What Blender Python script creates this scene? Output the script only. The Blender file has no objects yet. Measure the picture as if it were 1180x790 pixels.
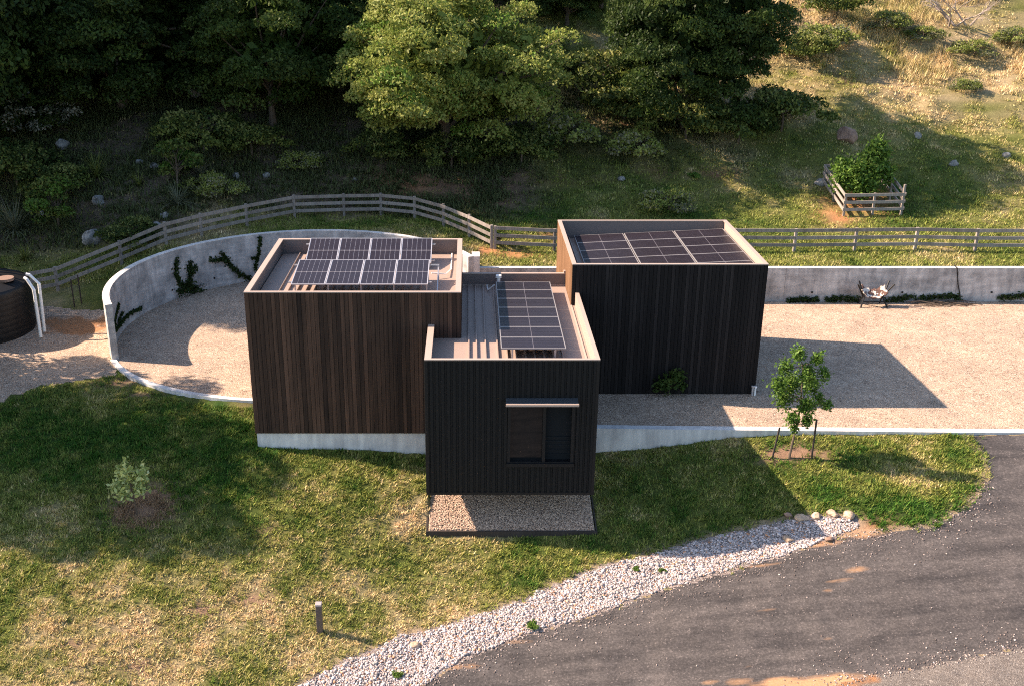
import bpy, math, random
import numpy as np
from mathutils import Vector, Matrix
random.seed(7); rng = np.random.default_rng(7)
R = math.radians
scn = bpy.context.scene
COL = scn.collection
CAMZ = 13.757                                   # camera height above the gravel court (z = 0)

# ------------------------------------------------------------------ camera and measuring helpers
FPX, UX, VY = 1182., 541., 395.
PITCH = math.atan(450 / FPX)
FW = np.array([0, math.cos(PITCH), -math.sin(PITCH)]); UP = np.array([0, math.sin(PITCH), math.cos(PITCH)])
cd = bpy.data.cameras.new('camera'); cam = bpy.data.objects.new('camera', cd); COL.objects.link(cam)
cam.location = (0, 0, CAMZ); cam.rotation_euler = (math.pi / 2 - PITCH, 0, 0)
cd.sensor_width = 36; cd.lens = 36 * FPX / 1180; cd.shift_x = (590 - UX) / 1180; cd.clip_end = 600; cd.clip_start = .1
scn.camera = cam
def ray(u, v): return FW + np.array([(u - UX) / FPX, 0, 0]) - (v - VY) / FPX * UP
def at_z(u, v, z): r = ray(u, v); return r * ((z - CAMZ) / r[2]) + np.array([0, 0, CAMZ])
def at_y(u, v, y): r = ray(u, v); return r * (y / r[1]) + np.array([0, 0, CAMZ])

# ------------------------------------------------------------------ noise and polygons
def vnoise(x, y, s=1., seed=0):
    x = np.asarray(x) * s + seed * 17.3; y = np.asarray(y) * s - seed * 9.1
    xi = np.floor(x); yi = np.floor(y); fx = x - xi; fy = y - yi
    fx = fx * fx * (3 - 2 * fx); fy = fy * fy * (3 - 2 * fy)
    def h(a, b):
        t = np.sin(a * 127.1 + b * 311.7 + seed * 74.7) * 43758.5453
        return t - np.floor(t)
    return (h(xi, yi) * (1 - fx) + h(xi + 1, yi) * fx) * (1 - fy) + (h(xi, yi + 1) * (1 - fx) + h(xi + 1, yi + 1) * fx) * fy
def fbm(x, y, s=1., seed=0, o=4):
    t = 0; a = .5; n = 0
    for k in range(o):
        t = t + a * vnoise(x, y, s * 2 ** k, seed + k); n += a; a *= .5
    return t / n
def sdist(poly, x, y):
    """signed distance to a closed polygon, positive inside"""
    P = np.asarray(poly, float); x = np.asarray(x, float); y = np.asarray(y, float)
    d = np.full(x.shape, 1e9); ins = np.zeros(x.shape, bool)
    for i in range(len(P)):
        ax, ay = P[i]; bx, by = P[(i + 1) % len(P)]
        ex, ey = bx - ax, by - ay; l2 = ex * ex + ey * ey + 1e-12
        t = np.clip(((x - ax) * ex + (y - ay) * ey) / l2, 0, 1)
        d = np.minimum(d, np.hypot(x - ax - t * ex, y - ay - t * ey))
        c = (ay > y) != (by > y)
        ins ^= c & (x < ex * (y - ay) / (ey if ey else 1e-12) + ax)
    return np.where(ins, d, -d)
def smooth(a, b, x):
    t = np.clip((x - a) / (b - a), 0, 1); return t * t * (3 - 2 * t)

# ------------------------------------------------------------------ terrain height
WC = (-6.47, 37.71); WR = 7.12                  # centre and radius of the curved wall
A0, A1 = R(207.6), R(23.5)
def arc(a, r=WR): return (WC[0] + r * math.cos(a), WC[1] + r * math.sin(a))
arcpts = [arc(A0 + (A1 - A0) * i / 60) for i in range(61)]
def curb_r(a): return 7.2 - .28 * smooth(R(207), R(255), a)
curbpts = [arc(a, float(curb_r(a))) for a in np.linspace(R(268), A0, 30)]
COURT = curbpts + arcpts + [(.4, 41.1), (45, 41.25), (45, 28.4), (15, 28.5), (3.5, 28.75), (3.4, 28.5), (-6.45, 28.5), (-6.5, 30.5)]
CTRL = [  # x, y, z outside the court
 (-6.7, 28.3, -.5), (-4, 28.3, -.62), (-1.4, 28.3, -.75), (-1.4, 27.1, -1.0), (-1.4, 25.3, -1.8), (-3.6, 27.2, -.8), (1.2, 25.2, -1.84), (3.8, 25.4, -1.7), (3.8, 27.2, -1.2),
 (4.04, 28.6, -.79), (5.9, 28.6, -.58), (8.17, 28.5, -.26), (10.4, 28.4, -.14), (15.2, 28.3, -.04), (20, 28.2, 0), (30, 28, .1),
 (9.82, 24.5, -1.19), (6.2, 24.3, -1.79), (6.4, 25.9, -1.3), (14.5, 25.7, -.6), (12, 26.5, -.5), (9, 27, -.55), (4.2, 24, -2.0),
 (-7.5, 30.5, -.1), (-10.6, 31.7, -.08), (-12.9, 33.5, -.05), (-7.5, 28.5, -.4), (-10, 28.5, -.45), (-15.5, 31, -.15), (-15, 28, -.55), (-20, 27, -.7), (-30, 26, -.8),
 (-13, 24, -1.35), (-8, 25, -1.4), (-4, 24.5, -1.75), (-11, 19, -2.3), (-4, 21, -2.7), (-20, 19, -1.9), (0, 22.3, -2.6), (-.5, 19.6, -3.0), (4, 22, -2.45), (4, 19.6, -2.6),
 (9, 19, -2.1), (9.2, 22.5, -1.75), (12, 18, -1.9), (15, 23, -1.0), (20, 24, -.45), (0, 14, -3.4), (12, 12, -2.5), (-15, 12, -2.9), (30, 20, 0), (30, 8, -1.2), (-35, 10, -2), (0, 0, -4), (40, -5, -2), (-40, -5, -3),
 (-17, 35.5, 0), (-14, 35.3, 0), (-14.2, 37.6, .05), (-16.5, 38.5, .05), (-22, 34, 0), (-22, 38, .1), (-15, 39.4, .25),
 (-17.4, 41.2, .45), (-14.9, 42.35, 1.25), (-13, 42.9, 1.75), (-11.2, 44.2, 1.85), (-8.5, 45.5, 1.95), (-5.5, 45.6, 1.97), (-2.2, 44.6, 1.95), (.6, 41.9, 1.5), (-13.9, 40.2, 1.0),
 (-22, 43, .9), (-10.2, 46.4, 2.1), (-5.9, 47.6, 2.1), (-2.6, 47.6, 2.1), (0, 44.6, 1.85), (1, 43.5, 1.6),
 (3.7, 41.7, 1.42), (14, 41.7, 1.42), (24, 41.7, 1.42), (35, 41.7, 1.42), (3.7, 43.6, 1.5), (14, 43.5, 1.5), (24, 43.5, 1.5), (35, 43.5, 1.5),
 (4, 47.5, 2.1), (14, 47, 2.0), (20, 47.5, 2.2), (30, 47.5, 2.3), (4, 51, 3.0), (14, 50.5, 2.9), (22, 51, 3.1), (-5, 50.5, 3.2), (-14, 47, 3.0), (-24, 47, 2.6), (-35, 40, 2), (-40, 30, .5)]
for x in (-70, -45, -25, -10, 5, 20, 40, 70):
    for y, z in ((56, 5.3), (63, 8.2), (72, 12.0), (84, 17), (100, 24)): CTRL.append((x, y, z + .03 * max(0, -x)))
CTRL = np.array(CTRL, float)
def _tps(r2): return np.where(r2 > 1e-9, .5 * r2 * np.log(np.maximum(r2, 1e-9)), 0)
_n = len(CTRL); _K = _tps((CTRL[:, None, 0] - CTRL[None, :, 0]) ** 2 + (CTRL[:, None, 1] - CTRL[None, :, 1]) ** 2) + np.eye(_n) * .05
_P = np.c_[np.ones(_n), CTRL[:, :2]]; _M = np.block([[_K, _P], [_P.T, np.zeros((3, 3))]])
_W = np.linalg.solve(_M, np.r_[CTRL[:, 2], 0, 0, 0])
SMOOTH_ROAD = None
BED = [(-1.2, 25.4), (3.6, 25.4), (3.6, 28.9), (-1.2, 28.9)]
def bed_z(y): return -1.64 + .25 * (np.asarray(y) - 25.4)
def H(x, y):
    x = np.asarray(x, float); y = np.asarray(y, float); sh = x.shape; x = x.ravel(); y = y.ravel()
    out = np.empty(x.shape)
    for i in range(0, len(x), 20000):
        xs, ys = x[i:i + 20000], y[i:i + 20000]
        k = _tps((xs[:, None] - CTRL[None, :, 0]) ** 2 + (ys[:, None] - CTRL[None, :, 1]) ** 2)
        z = k @ _W[:_n] + _W[_n] + _W[_n + 1] * xs + _W[_n + 2] * ys
        far = smooth(46, 54, ys)
        z = z + (fbm(xs, ys, .9, 3) - .5) * (.10 + .5 * far) + (fbm(xs, ys, .22, 5) - .5) * 1.4 * far
        near = 1 - smooth(42, 46, ys)
        if SMOOTH_ROAD is not None: near = near * (1 - .85 * smooth(-.1, .4, sdist(SMOOTH_ROAD, xs, ys)))
        z = z + near * .05 * (fbm(xs, ys, 3.2, 11, 2) - .5)
        c = sdist(COURT, xs, ys)
        z = np.where(c > 0, .02 * (fbm(xs, ys, .7, 8) - .5), z)
        b = sdist(BED, xs, ys)
        z = np.where(b > .02, np.minimum(z, bed_z(ys) - .08), z)
        out[i:i + 20000] = z
    return out.reshape(sh)
def Hs(x, y): return float(H(np.array([x]), np.array([y]))[0])
def hit(u, v):
    """the terrain point seen at a picture position"""
    r = ray(u, v); ts = np.arange(19, 110, .15)
    p = r[None] * ts[:, None]; z = p[:, 2] + CAMZ; h = H(p[:, 0], p[:, 1])
    k = int(np.argmax(z < h)); a, b = ts[max(k - 1, 0)], ts[k]
    for _ in range(14):
        m = (a + b) / 2; q = r * m
        if q[2] + CAMZ < Hs(q[0], q[1]): b = m
        else: a = m
    q = r * b; return np.array([q[0], q[1], Hs(q[0], q[1])])
def hits(pts): return [tuple(hit(u, v)[:2]) for u, v in pts]
ROAD = hits([(1117, 501), (1134, 520), (1140, 550), (1118, 583), (1075, 606), (1020, 613), (968, 619), (905, 639), (850, 654), (800, 668), (730, 691), (680, 710), (600, 733), (545, 755), (515, 771), (490, 787)]) \
     + [(-3.5, 17.5), (-9, 12), (-6, 6), (4, 8), (8.5, 14)] + hits([(960, 790), (1005, 778), (1180, 746)]) + [(17, 19.5), (30, 22), (30, 28.25), (22, 28.3)]
PEB = [(-6.8, 18)] + hits([(345, 789), (385, 766), (432, 745), (458, 731), (520, 717), (600, 690), (640, 672), (690, 652), (740, 640), (800, 622), (850, 611), (905, 600), (945, 592), (985, 594), (992, 604),
            (960, 622), (905, 640), (850, 655), (800, 669), (730, 692), (680, 711), (600, 734), (545, 756), (515, 772), (490, 788)]) + [(-4.5, 17.5)]
PAD = [(-40, 26), (-20, 29.3), (-15.6, 30.9), (-14.7, 32.2), (-13.1, 32.8), (-12.3, 33.25), (-12.9, 34.4), (-13.5, 36.5), (-13.6, 38.6), (-15, 39.2), (-17.2, 39.8), (-24, 41), (-40, 41)]

SMOOTH_ROAD = ROAD

# ------------------------------------------------------------------ material helpers
def mk(name):
    m = bpy.data.materials.new(name); m.use_nodes = True; nt = m.node_tree
    b = nt.nodes['Principled BSDF']; return m, nt, b
def nd(nt, t, ins=None, **props):
    n = nt.nodes.new(t)
    for k, v in props.items(): setattr(n, k, v)
    for k, v in (ins or {}).items():
        s = n.inputs[k]
        if isinstance(v, bpy.types.NodeSocket): nt.links.new(v, s)
        else: s.default_value = v
    return n
def ramp(nt, fac, stops):
    n = nt.nodes.new('ShaderNodeValToRGB'); nt.links.new(fac, n.inputs[0]); e = n.color_ramp.elements
    while len(e) < len(stops): e.new(.5)
    for i, (p, c) in enumerate(stops): e[i].position = p; e[i].color = (c[0], c[1], c[2], 1)
    return n.outputs[0]
def mixc(nt, fac, a, b, mode='MIX'):
    n = nt.nodes.new('ShaderNodeMix'); n.data_type = 'RGBA'; n.blend_type = mode
    for s, v in ((n.inputs[0], fac), (n.inputs[6], a), (n.inputs[7], b)):
        if isinstance(v, bpy.types.NodeSocket): nt.links.new(v, s)
        elif isinstance(v, (int, float)): s.default_value = v
        else: s.default_value = (v[0], v[1], v[2], 1)
    return n.outputs[2]
def wpos(nt): return nd(nt, 'ShaderNodeNewGeometry').outputs['Position']
def noise(nt, vec, scale, detail=4, rough=.6): return nd(nt, 'ShaderNodeTexNoise', {'Vector': vec, 'Scale': scale, 'Detail': detail, 'Roughness': rough}).outputs[0]
def vscale(nt, vec, s): return nd(nt, 'ShaderNodeVectorMath', {0: vec, 1: s}, operation='MULTIPLY').outputs[0]
def bump(nt, b, h, strength, dist=.02):
    n = nd(nt, 'ShaderNodeBump', {'Height': h, 'Strength': strength, 'Distance': dist}); nt.links.new(n.outputs[0], b.inputs['Normal'])
def flat(name, c, rough=.6, metal=0., var=.12, scale=6., spec=.5):
    m, nt, b = mk(name); p = wpos(nt)
    c2 = mixc(nt, noise(nt, p, scale), [x * (1 - var) for x in c], [x * (1 + var) for x in c])
    nt.links.new(c2, b.inputs['Base Color']); b.inputs['Roughness'].default_value = rough; b.inputs['Metallic'].default_value = metal
    b.inputs['Specular IOR Level'].default_value = spec
    return m
def attr(nt, n): return nd(nt, 'ShaderNodeAttribute', attribute_name=n)

def mat_ground(name, fine=26., amt=.45, bs=.6, stones=None):
    """vertex base colour 'col' (earth, turf, litter) broken up by fine noise; optional stones"""
    m, nt, b = mk(name); p = wpos(nt); c = attr(nt, 'col').outputs['Color']
    n1 = noise(nt, p, fine, 6, .7); n2 = noise(nt, p, fine * .17, 3)
    k = ramp(nt, n1, [(.25, (1 - amt,) * 3), (.75, (1 + amt,) * 3)])
    c = mixc(nt, 1., c, k, 'MULTIPLY'); c = mixc(nt, 1., c, ramp(nt, n2, [(.3, (.85,) * 3), (.7, (1.15,) * 3)]), 'MULTIPLY')
    nt.links.new(c, b.inputs['Base Color']); b.inputs['Roughness'].default_value = .95; b.inputs['Specular IOR Level'].default_value = .15
    bump(nt, b, n1, bs, .03); return m
def mat_gravel(name, cols, size=28., dark=.55):
    m, nt, b = mk(name); p = wpos(nt)
    w = nd(nt, 'ShaderNodeVectorMath', {0: p, 1: nd(nt, 'ShaderNodeTexNoise', {'Vector': p, 'Scale': 9.}).outputs[1]}, operation='ADD').outputs[0]
    v = nd(nt, 'ShaderNodeTexVoronoi', {'Vector': w, 'Scale': size})
    r = nd(nt, 'ShaderNodeSeparateColor', {0: v.outputs['Color']}).outputs[0]
    c = ramp(nt, r, cols)
    big = ramp(nt, noise(nt, p, .55, 5, .65), [(.3, (.80, .80, .80)), (.7, (1.12, 1.10, 1.07))])
    c = mixc(nt, 1., c, big, 'MULTIPLY')
    gap = ramp(nt, v.outputs['Distance'], [(.25, (1, 1, 1)), (.75, (dark,) * 3)])
    c = mixc(nt, 1., c, gap, 'MULTIPLY')
    a = attr(nt, 'soil'); sf = ramp(nt, nd(nt, 'ShaderNodeMath', {0: a.outputs['Fac'], 1: noise(nt, p, 4.5, 8, .7)}, operation='MULTIPLY').outputs[0], [(.18, (0, 0, 0)), (.36, (.9, .9, .9))]); c = mixc(nt, sf, c, mixc(nt, noise(nt, p, 14.), (.30, .13, .05), (.42, .22, .11)))
    nt.links.new(c, b.inputs['Base Color']); b.inputs['Roughness'].default_value = .9; b.inputs['Specular IOR Level'].default_value = .2
    inv = nd(nt, 'ShaderNodeMath', {0: 1., 1: v.outputs['Distance']}, operation='SUBTRACT').outputs[0]
    bump(nt, b, inv, .9, .03); return m
GRAVCOL = [(0., (.13, .09, .065)), (.16, (.36, .255, .19)), (.42, (.60, .437, .315)), (.8, (.71, .54, .405)), (1., (.86, .73, .60))]
M = {}
M['gravel'] = mat_gravel('court gravel', GRAVCOL, 13., .6)
M['lawn'] = mat_ground('lawn turf', 30., .5, .9)
M['hill'] = mat_ground('hill turf', 14., .5, .9)
M['pebbed'] = mat_gravel('pebble bed', [(0., (.2, .15, .12)), (.3, (.4, .32, .28)), (.7, (.6, .5, .46)), (1., (.7, .64, .6))], 16., .3)
def mat_road():
    m, nt, b = mk('worn asphalt'); p = wpos(nt)
    fine = noise(nt, p, 17., 6, .8); mid = noise(nt, p, 2.2, 5, .65)
    rot = nd(nt, 'ShaderNodeMapping', {'Vector': p, 'Rotation': (0, 0, R(-24)), 'Scale': (.35, 2.4, 1.)}).outputs[0]
    streak = noise(nt, rot, 1.1, 5, .6)
    c = ramp(nt, fine, [(.28, (.023, .022, .022)), (.5, (.051, .047, .046)), (.74, (.118, .107, .104))])
    c = mixc(nt, 1., c, ramp(nt, streak, [(.3, (.58, .58, .60)), (.7, (1.38, 1.35, 1.32))]), 'MULTIPLY')
    c = mixc(nt, 1., c, ramp(nt, mid, [(.3, (.84, .84, .84)), (.7, (1.2, 1.18, 1.16))]), 'MULTIPLY')
    dust = ramp(nt, noise(nt, p, 1.3, 6, .7), [(.55, (0, 0, 0)), (.75, (.4, .4, .4))])
    c = mixc(nt, dust, c, (.125, .112, .107))
    s = attr(nt, 'soil').outputs['Fac']
    sf = ramp(nt, nd(nt, 'ShaderNodeMath', {0: s, 1: noise(nt, rot, 5., 9, .75)}, operation='MULTIPLY').outputs[0], [(.14, (0, 0, 0)), (.42, (.85, .85, .85))])
    c = mixc(nt, sf, c, mixc(nt, noise(nt, p, 20.), (.28, .14, .06), (.44, .27, .15)))
    v = nd(nt, 'ShaderNodeTexVoronoi', {'Vector': p, 'Scale': 34.})
    r = nd(nt, 'ShaderNodeSeparateColor', {0: v.outputs['Color']}).outputs[0]
    grit = ramp(nt, r, [(.965, (0, 0, 0)), (.985, (.35, .35, .35))])
    c = mixc(nt, grit, c, (.24, .205, .19))
    nt.links.new(c, b.inputs['Base Color']); b.inputs['Roughness'].default_value = .9; b.inputs['Specular IOR Level'].default_value = .25
    bump(nt, b, fine, .6, .02); return m
M['road'] = mat_road()
def mat_leaf(name, trans=.33, rough=.5):
    m, nt, b = mk(name); c = attr(nt, 'tint').outputs['Color']
    oi = nd(nt, 'ShaderNodeObjectInfo').outputs['Random']
    c = mixc(nt, 1., c, ramp(nt, oi, [(0, (.85, .88, .85)), (1, (1.15, 1.1, 1.05))]), 'MULTIPLY')
    nt.links.new(c, b.inputs['Base Color']); b.inputs['Roughness'].default_value = rough; b.inputs['Specular IOR Level'].default_value = .10
    t = nd(nt, 'ShaderNodeBsdfTranslucent', {'Color': c}); mx = nd(nt, 'ShaderNodeMixShader', {0: trans})
    nt.links.new(b.outputs[0], mx.inputs[1]); nt.links.new(t.outputs[0], mx.inputs[2])
    nt.links.new(mx.outputs[0], nt.nodes['Material Output'].inputs[0]); return m
M['leaf'] = mat_leaf('leaves'); M['grass'] = mat_leaf('grass blades', .2, .7)
def mat_stone(name):
    m, nt, b = mk(name); c = attr(nt, 'tint').outputs['Color']; p = wpos(nt)
    c = mixc(nt, 1., c, ramp(nt, noise(nt, p, 22.), [(.3, (.7,) * 3), (.7, (1.2,) * 3)]), 'MULTIPLY')
    nt.links.new(c, b.inputs['Base Color']); b.inputs['Roughness'].default_value = .85; bump(nt, b, noise(nt, p, 30.), .4, .02); return m
M['stone'] = mat_stone('loose stone')
def mat_rock(name, c1, c2):
    m, nt, b = mk(name); p = wpos(nt)
    c = ramp(nt, noise(nt, p, 3.5, 8, .7), [(.3, c1), (.7, c2)])
    nt.links.new(c, b.inputs['Base Color']); b.inputs['Roughness'].default_value = .9; bump(nt, b, noise(nt, p, 9., 6), .7, .05); return m
M['rock'] = mat_rock('pale lichened rock', (.035, .034, .03), (.33, .32, .30)); M['tanrock'] = mat_rock('tan rock', (.24, .16, .10), (.52, .38, .27)); M['redrock'] = mat_rock('brown rock', (.14, .08, .055), (.34, .22, .16))
def mat_timber(name, dark, mid, light, vary=1.):
    """vertical boards: one tint per board plus weathered grain"""
    m, nt, b = mk(name); p = wpos(nt); t = attr(nt, 'board').outputs['Fac']
    g = noise(nt, vscale(nt, p, (22., 22., .55)), 1., 6, .65); w = noise(nt, vscale(nt, p, (3., 3., .35)), 1., 4)
    s = nd(nt, 'ShaderNodeMath', {0: nd(nt, 'ShaderNodeMath', {0: t, 1: .30 * vary}, operation='MULTIPLY').outputs[0], 1: nd(nt, 'ShaderNodeMath', {0: g, 1: .62}, operation='MULTIPLY').outputs[0]}, operation='ADD').outputs[0]
    s = nd(nt, 'ShaderNodeMath', {0: s, 1: nd(nt, 'ShaderNodeMath', {0: w, 1: .42}, operation='MULTIPLY').outputs[0]}, operation='ADD').outputs[0]
    c = ramp(nt, s, [(.42, dark), (.68, mid), (.95, light)])
    nt.links.new(c, b.inputs['Base Color']); b.inputs['Roughness'].default_value = .8; b.inputs['Specular IOR Level'].default_value = .15
    bump(nt, b, g, .5, .01); return m
M['charred'] = mat_timber('dark stained timber', (.007, .006, .006), (.013, .011, .011), (.030, .025, .024))
M['brown'] = mat_timber('weathered brown timber', (.018, .012, .010), (.052, .031, .022), (.118, .066, .045))
M['cedar'] = mat_timber('oiled cedar', (.11, .06, .03), (.18, .098, .052), (.27, .155, .09), .6)
M['greywood'] = mat_timber('silvered fence timber', (.14, .12, .105), (.27, .235, .205), (.42, .37, .33), .5)
M['edging'] = mat_timber('dark edging timber', (.03, .024, .02), (.05, .04, .035), (.09, .07, .06))
M['bark'] = mat_timber('bark', (.05, .037, .028), (.10, .075, .055), (.19, .15, .12))
M['deadwood'] = mat_timber('bleached dead wood', (.16, .13, .11), (.28, .23, .2), (.42, .36, .31))
M['metal'] = flat('black ribbed steel', (.0060, .0068, .0080), .55, .0, .2, 3., .22)
M['trim'] = flat('black trim', (.008, .008, .009), .5, spec=.25)
M['coping'] = flat('bronze grey coping', (.33, .258, .215), .5, .0, .06); M['upstand_shaded'] = flat('bronze grey upstand', (.13, .105, .098), .6, .0, .08)  # upstand: same metal as the coping, colour darkened for shaded parapet faces
M['roof'] = flat('bronze grey roof sheet', (.275, .205, .168), .55, .0, .1, 2.)
M['dullalu'] = flat('dull aluminium', (.27, .255, .25), .5, .3, .05); M['trim2'] = flat('joint sealant', (.16, .155, .15)); M['alu'] = flat('aluminium', (.48, .47, .48), .4, .5, .05)
M['black'] = flat('black plastic', (.0065, .0065, .007), .5, 0, .2, spec=.3)
M['white'] = flat('white plastic pipe', (.78, .77, .75), .4, 0, .05)
M['steel'] = flat('rusty dark steel', (.05, .035, .03), .7, .2, .3, 12.)
M['hide'] = None
def mat_cells():
    m, nt, b = mk('solar cells'); p = wpos(nt)
    c = mixc(nt, noise(nt, p, 3.), (.014, .011, .015), (.026, .021, .027))
    nt.links.new(c, b.inputs['Base Color']); b.inputs['Roughness'].default_value = .3; b.inputs['Specular IOR Level'].default_value = .12
    b.inputs['Coat Weight'].default_value = .06; b.inputs['Coat Roughness'].default_value = .1
    return m
M['cells'] = mat_cells(); M['grid'] = flat('cell gaps', (.34, .33, .36), .4, 0, .05); M['darkgrid'] = flat('dark cell gaps', (.10, .09, .10), .4, 0, .05)
def mat_concrete(name, c1, c2, boards=True):
    m, nt, b = mk(name); p = wpos(nt)
    n1 = noise(nt, p, 1.6, 7, .65); n2 = noise(nt, vscale(nt, p, (5., 5., .6)), 1., 5, .6)
    c = ramp(nt, n1, [(.3, c1), (.68, c2)])
    c = mixc(nt, 1., c, ramp(nt, n2, [(.3, (.74, .74, .76)), (.62, (1.08,) * 3)]), 'MULTIPLY')
    if boards:
        z = nd(nt, 'ShaderNodeSeparateXYZ', {0: p}).outputs[2]
        f = nd(nt, 'ShaderNodeMath', {0: nd(nt, 'ShaderNodeMath', {0: z, 1: 5.5}, operation='MULTIPLY').outputs[0]}, operation='FRACT').outputs[0]
        c = mixc(nt, 1., c, ramp(nt, f, [(0., (.86,) * 3), (.06, (1, 1, 1)), (.9, (1, 1, 1))]), 'MULTIPLY')
        z2 = noise(nt, vscale(nt, p, (.6, .6, 5.5)), 1., 2)
        c = mixc(nt, 1., c, ramp(nt, z2, [(.35, (.85,) * 3), (.65, (1.1,) * 3)]), 'MULTIPLY')
    nt.links.new(c, b.inputs['Base Color']); b.inputs['Roughness'].default_value = .85; bump(nt, b, noise(nt, p, 30., 4), .25, .01); return m
M['conc'] = mat_concrete('weathered concrete', (.20, .192, .185), (.50, .475, .45))
M['concsmooth'] = mat_concrete('pale concrete', (.46, .44, .42), (.62, .60, .57), False)
def mat_glass():
    m, nt, b = mk('window glass'); b.inputs['Base Color'].default_value = (.006, .007, .008, 1); b.inputs['Roughness'].default_value = .02
    b.inputs['Specular IOR Level'].default_value = .5; b.inputs['IOR'].default_value = 1.5
    n = noise(nt, wpos(nt), 1.2, 2); bump(nt, b, n, .02, .01); return m
M['glass'] = mat_glass()
def mat_hide():
    m, nt, b = mk('white and brown hide'); p = wpos(nt)
    c = ramp(nt, noise(nt, p, 5.5, 3), [(.50, (.08, .04, .03)), (.56, (.55, .49, .43))])
    nt.links.new(c, b.inputs['Base Color']); b.inputs['Roughness'].default_value = .9; return m
M['hide'] = mat_hide()

# ------------------------------------------------------------------ object helpers
def thing(name, label, cat, loc, group=None, rz=0., sc=1.):
    o = bpy.data.objects.new(name, None); COL.objects.link(o); o.location = loc; o.rotation_euler = (0, 0, rz); o.scale = (sc,) * 3
    o.empty_display_size = .2; o['label'] = label; o['category'] = cat
    if group: o['group'] = group
    return o
def tag(o, label=None, cat=None, group=None, kind=None):
    for k, v in (('label', label), ('category', cat), ('group', group), ('kind', kind)):
        if v: o[k] = v
    return o
def npmesh(name, V, loops, nv, attrs=None, mat=None, smooth_=False):
    """V (n,3); faces with nv verts each (loops flat); attrs {name: (domain, type, data)}"""
    me = bpy.data.meshes.new(name); V = np.asarray(V, np.float32); loops = np.asarray(loops, np.int32).ravel(); nf = len(loops) // nv
    me.vertices.add(len(V)); me.vertices.foreach_set('co', V.ravel()); me.loops.add(len(loops)); me.loops.foreach_set('vertex_index', loops)
    me.polygons.add(nf); me.polygons.foreach_set('loop_start', np.arange(0, nf * nv, nv, dtype=np.int32))
    if smooth_: me.polygons.foreach_set('use_smooth', np.ones(nf, bool))
    me.update(calc_edges=True)
    for k, (dom, ty, data) in (attrs or {}).items():
        a = me.attributes.new(k, ty, dom); data = np.asarray(data, np.float32)
        if ty == 'FLOAT_COLOR':
            if data.shape[1] == 3: data = np.c_[data, np.ones(len(data), np.float32)]
            a.data.foreach_set('color', data.ravel())
        else: a.data.foreach_set('value', data.ravel())
    if mat: me.materials.append(mat)
    return me
def link(name, me, parent=None):
    o = bpy.data.objects.new(name, me); COL.objects.link(o)
    if parent: o.parent = parent
    return o
class MB:
    def __init__(s): s.v = []; s.f = []; s.b = []
    def add(s, V, F, b=.5):
        o = len(s.v); s.v += [tuple(map(float, p)) for p in V]; s.f += [tuple(i + o for i in f) for f in F]; s.b += [b] * len(F); return s
    def box(s, x0, x1, y0, y1, z0, z1, b=.5):
        return s.add([(x0, y0, z0), (x1, y0, z0), (x1, y1, z0), (x0, y1, z0), (x0, y0, z1), (x1, y0, z1), (x1, y1, z1), (x0, y1, z1)],
                     [(3, 2, 1, 0), (4, 5, 6, 7), (0, 1, 5, 4), (1, 2, 6, 5), (2, 3, 7, 6), (3, 0, 4, 7)], b)
    def obox(s, p, q, w, h, b=.5, up=(0, 0, 1)):
        """bar from p to q, w across, h along 'up'"""
        p = Vector(p); q = Vector(q); d = (q - p).normalized(); up = Vector(up); sd = d.cross(up)
        if sd.length < 1e-4: sd = d.cross(Vector((0, 1, 0)))
        sd.normalize(); u = sd.cross(d).normalized(); V = []
        for c in (p, q):
            for a, e in ((-1, -1), (1, -1), (1, 1), (-1, 1)): V.append(c + sd * (a * w / 2) + u * (e * h / 2))
        return s.add(V, [(0, 1, 2, 3), (7, 6, 5, 4), (0, 4, 5, 1), (1, 5, 6, 2), (2, 6, 7, 3), (3, 7, 4, 0)], b)
    def tube(s, pts, rad, n=8, b=.5, cap=True):
        pts = [Vector(p) for p in pts]; rad = rad if isinstance(rad, (list, tuple)) else [rad] * len(pts); V = []; F = []
        prev = None
        for i, p in enumerate(pts):
            d = (pts[min(i + 1, len(pts) - 1)] - pts[max(i - 1, 0)]).normalized()
            a = d.cross(Vector((0, 0, 1))) if prev is None else prev - d * prev.dot(d)
            if a.length < 1e-3: a = d.cross(Vector((1, 0, 0)))
            a.normalize(); prev = a; c = d.cross(a)
            for k in range(n): t = 2 * math.pi * k / n; V.append(p + (a * math.cos(t) + c * math.sin(t)) * rad[i])
        for i in range(len(pts) - 1):
            for k in range(n): F.append((i * n + k, i * n + (k + 1) % n, (i + 1) * n + (k + 1) % n, (i + 1) * n + k))
        if cap: F.append(tuple(range(n))[::-1]); F.append(tuple((len(pts) - 1) * n + k for k in range(n)))
        return s.add(V, F, b)
    def build(s, name, mat, parent=None, off=None, smooth_=False, bevel=0):
        if off is None and parent is not None: off = parent.location
        off = off or (0, 0, 0)
        me = bpy.data.meshes.new(name); me.from_pydata([(x - off[0], y - off[1], z - off[2]) for x, y, z in s.v], [], s.f); me.update()
        a = me.attributes.new('board', 'FLOAT', 'FACE'); a.data.foreach_set('value', np.array(s.b, np.float32))
        if smooth_: me.polygons.foreach_set('use_smooth', np.ones(len(s.f), bool))
        me.materials.append(mat); o = link(name, me, parent)
        if parent is None and any(off): o.location = off
        if bevel:
            bm = o.modifiers.new('bevel', 'BEVEL'); bm.width = bevel; bm.segments = 1; bm.limit_method = 'ANGLE'
        return o

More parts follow.
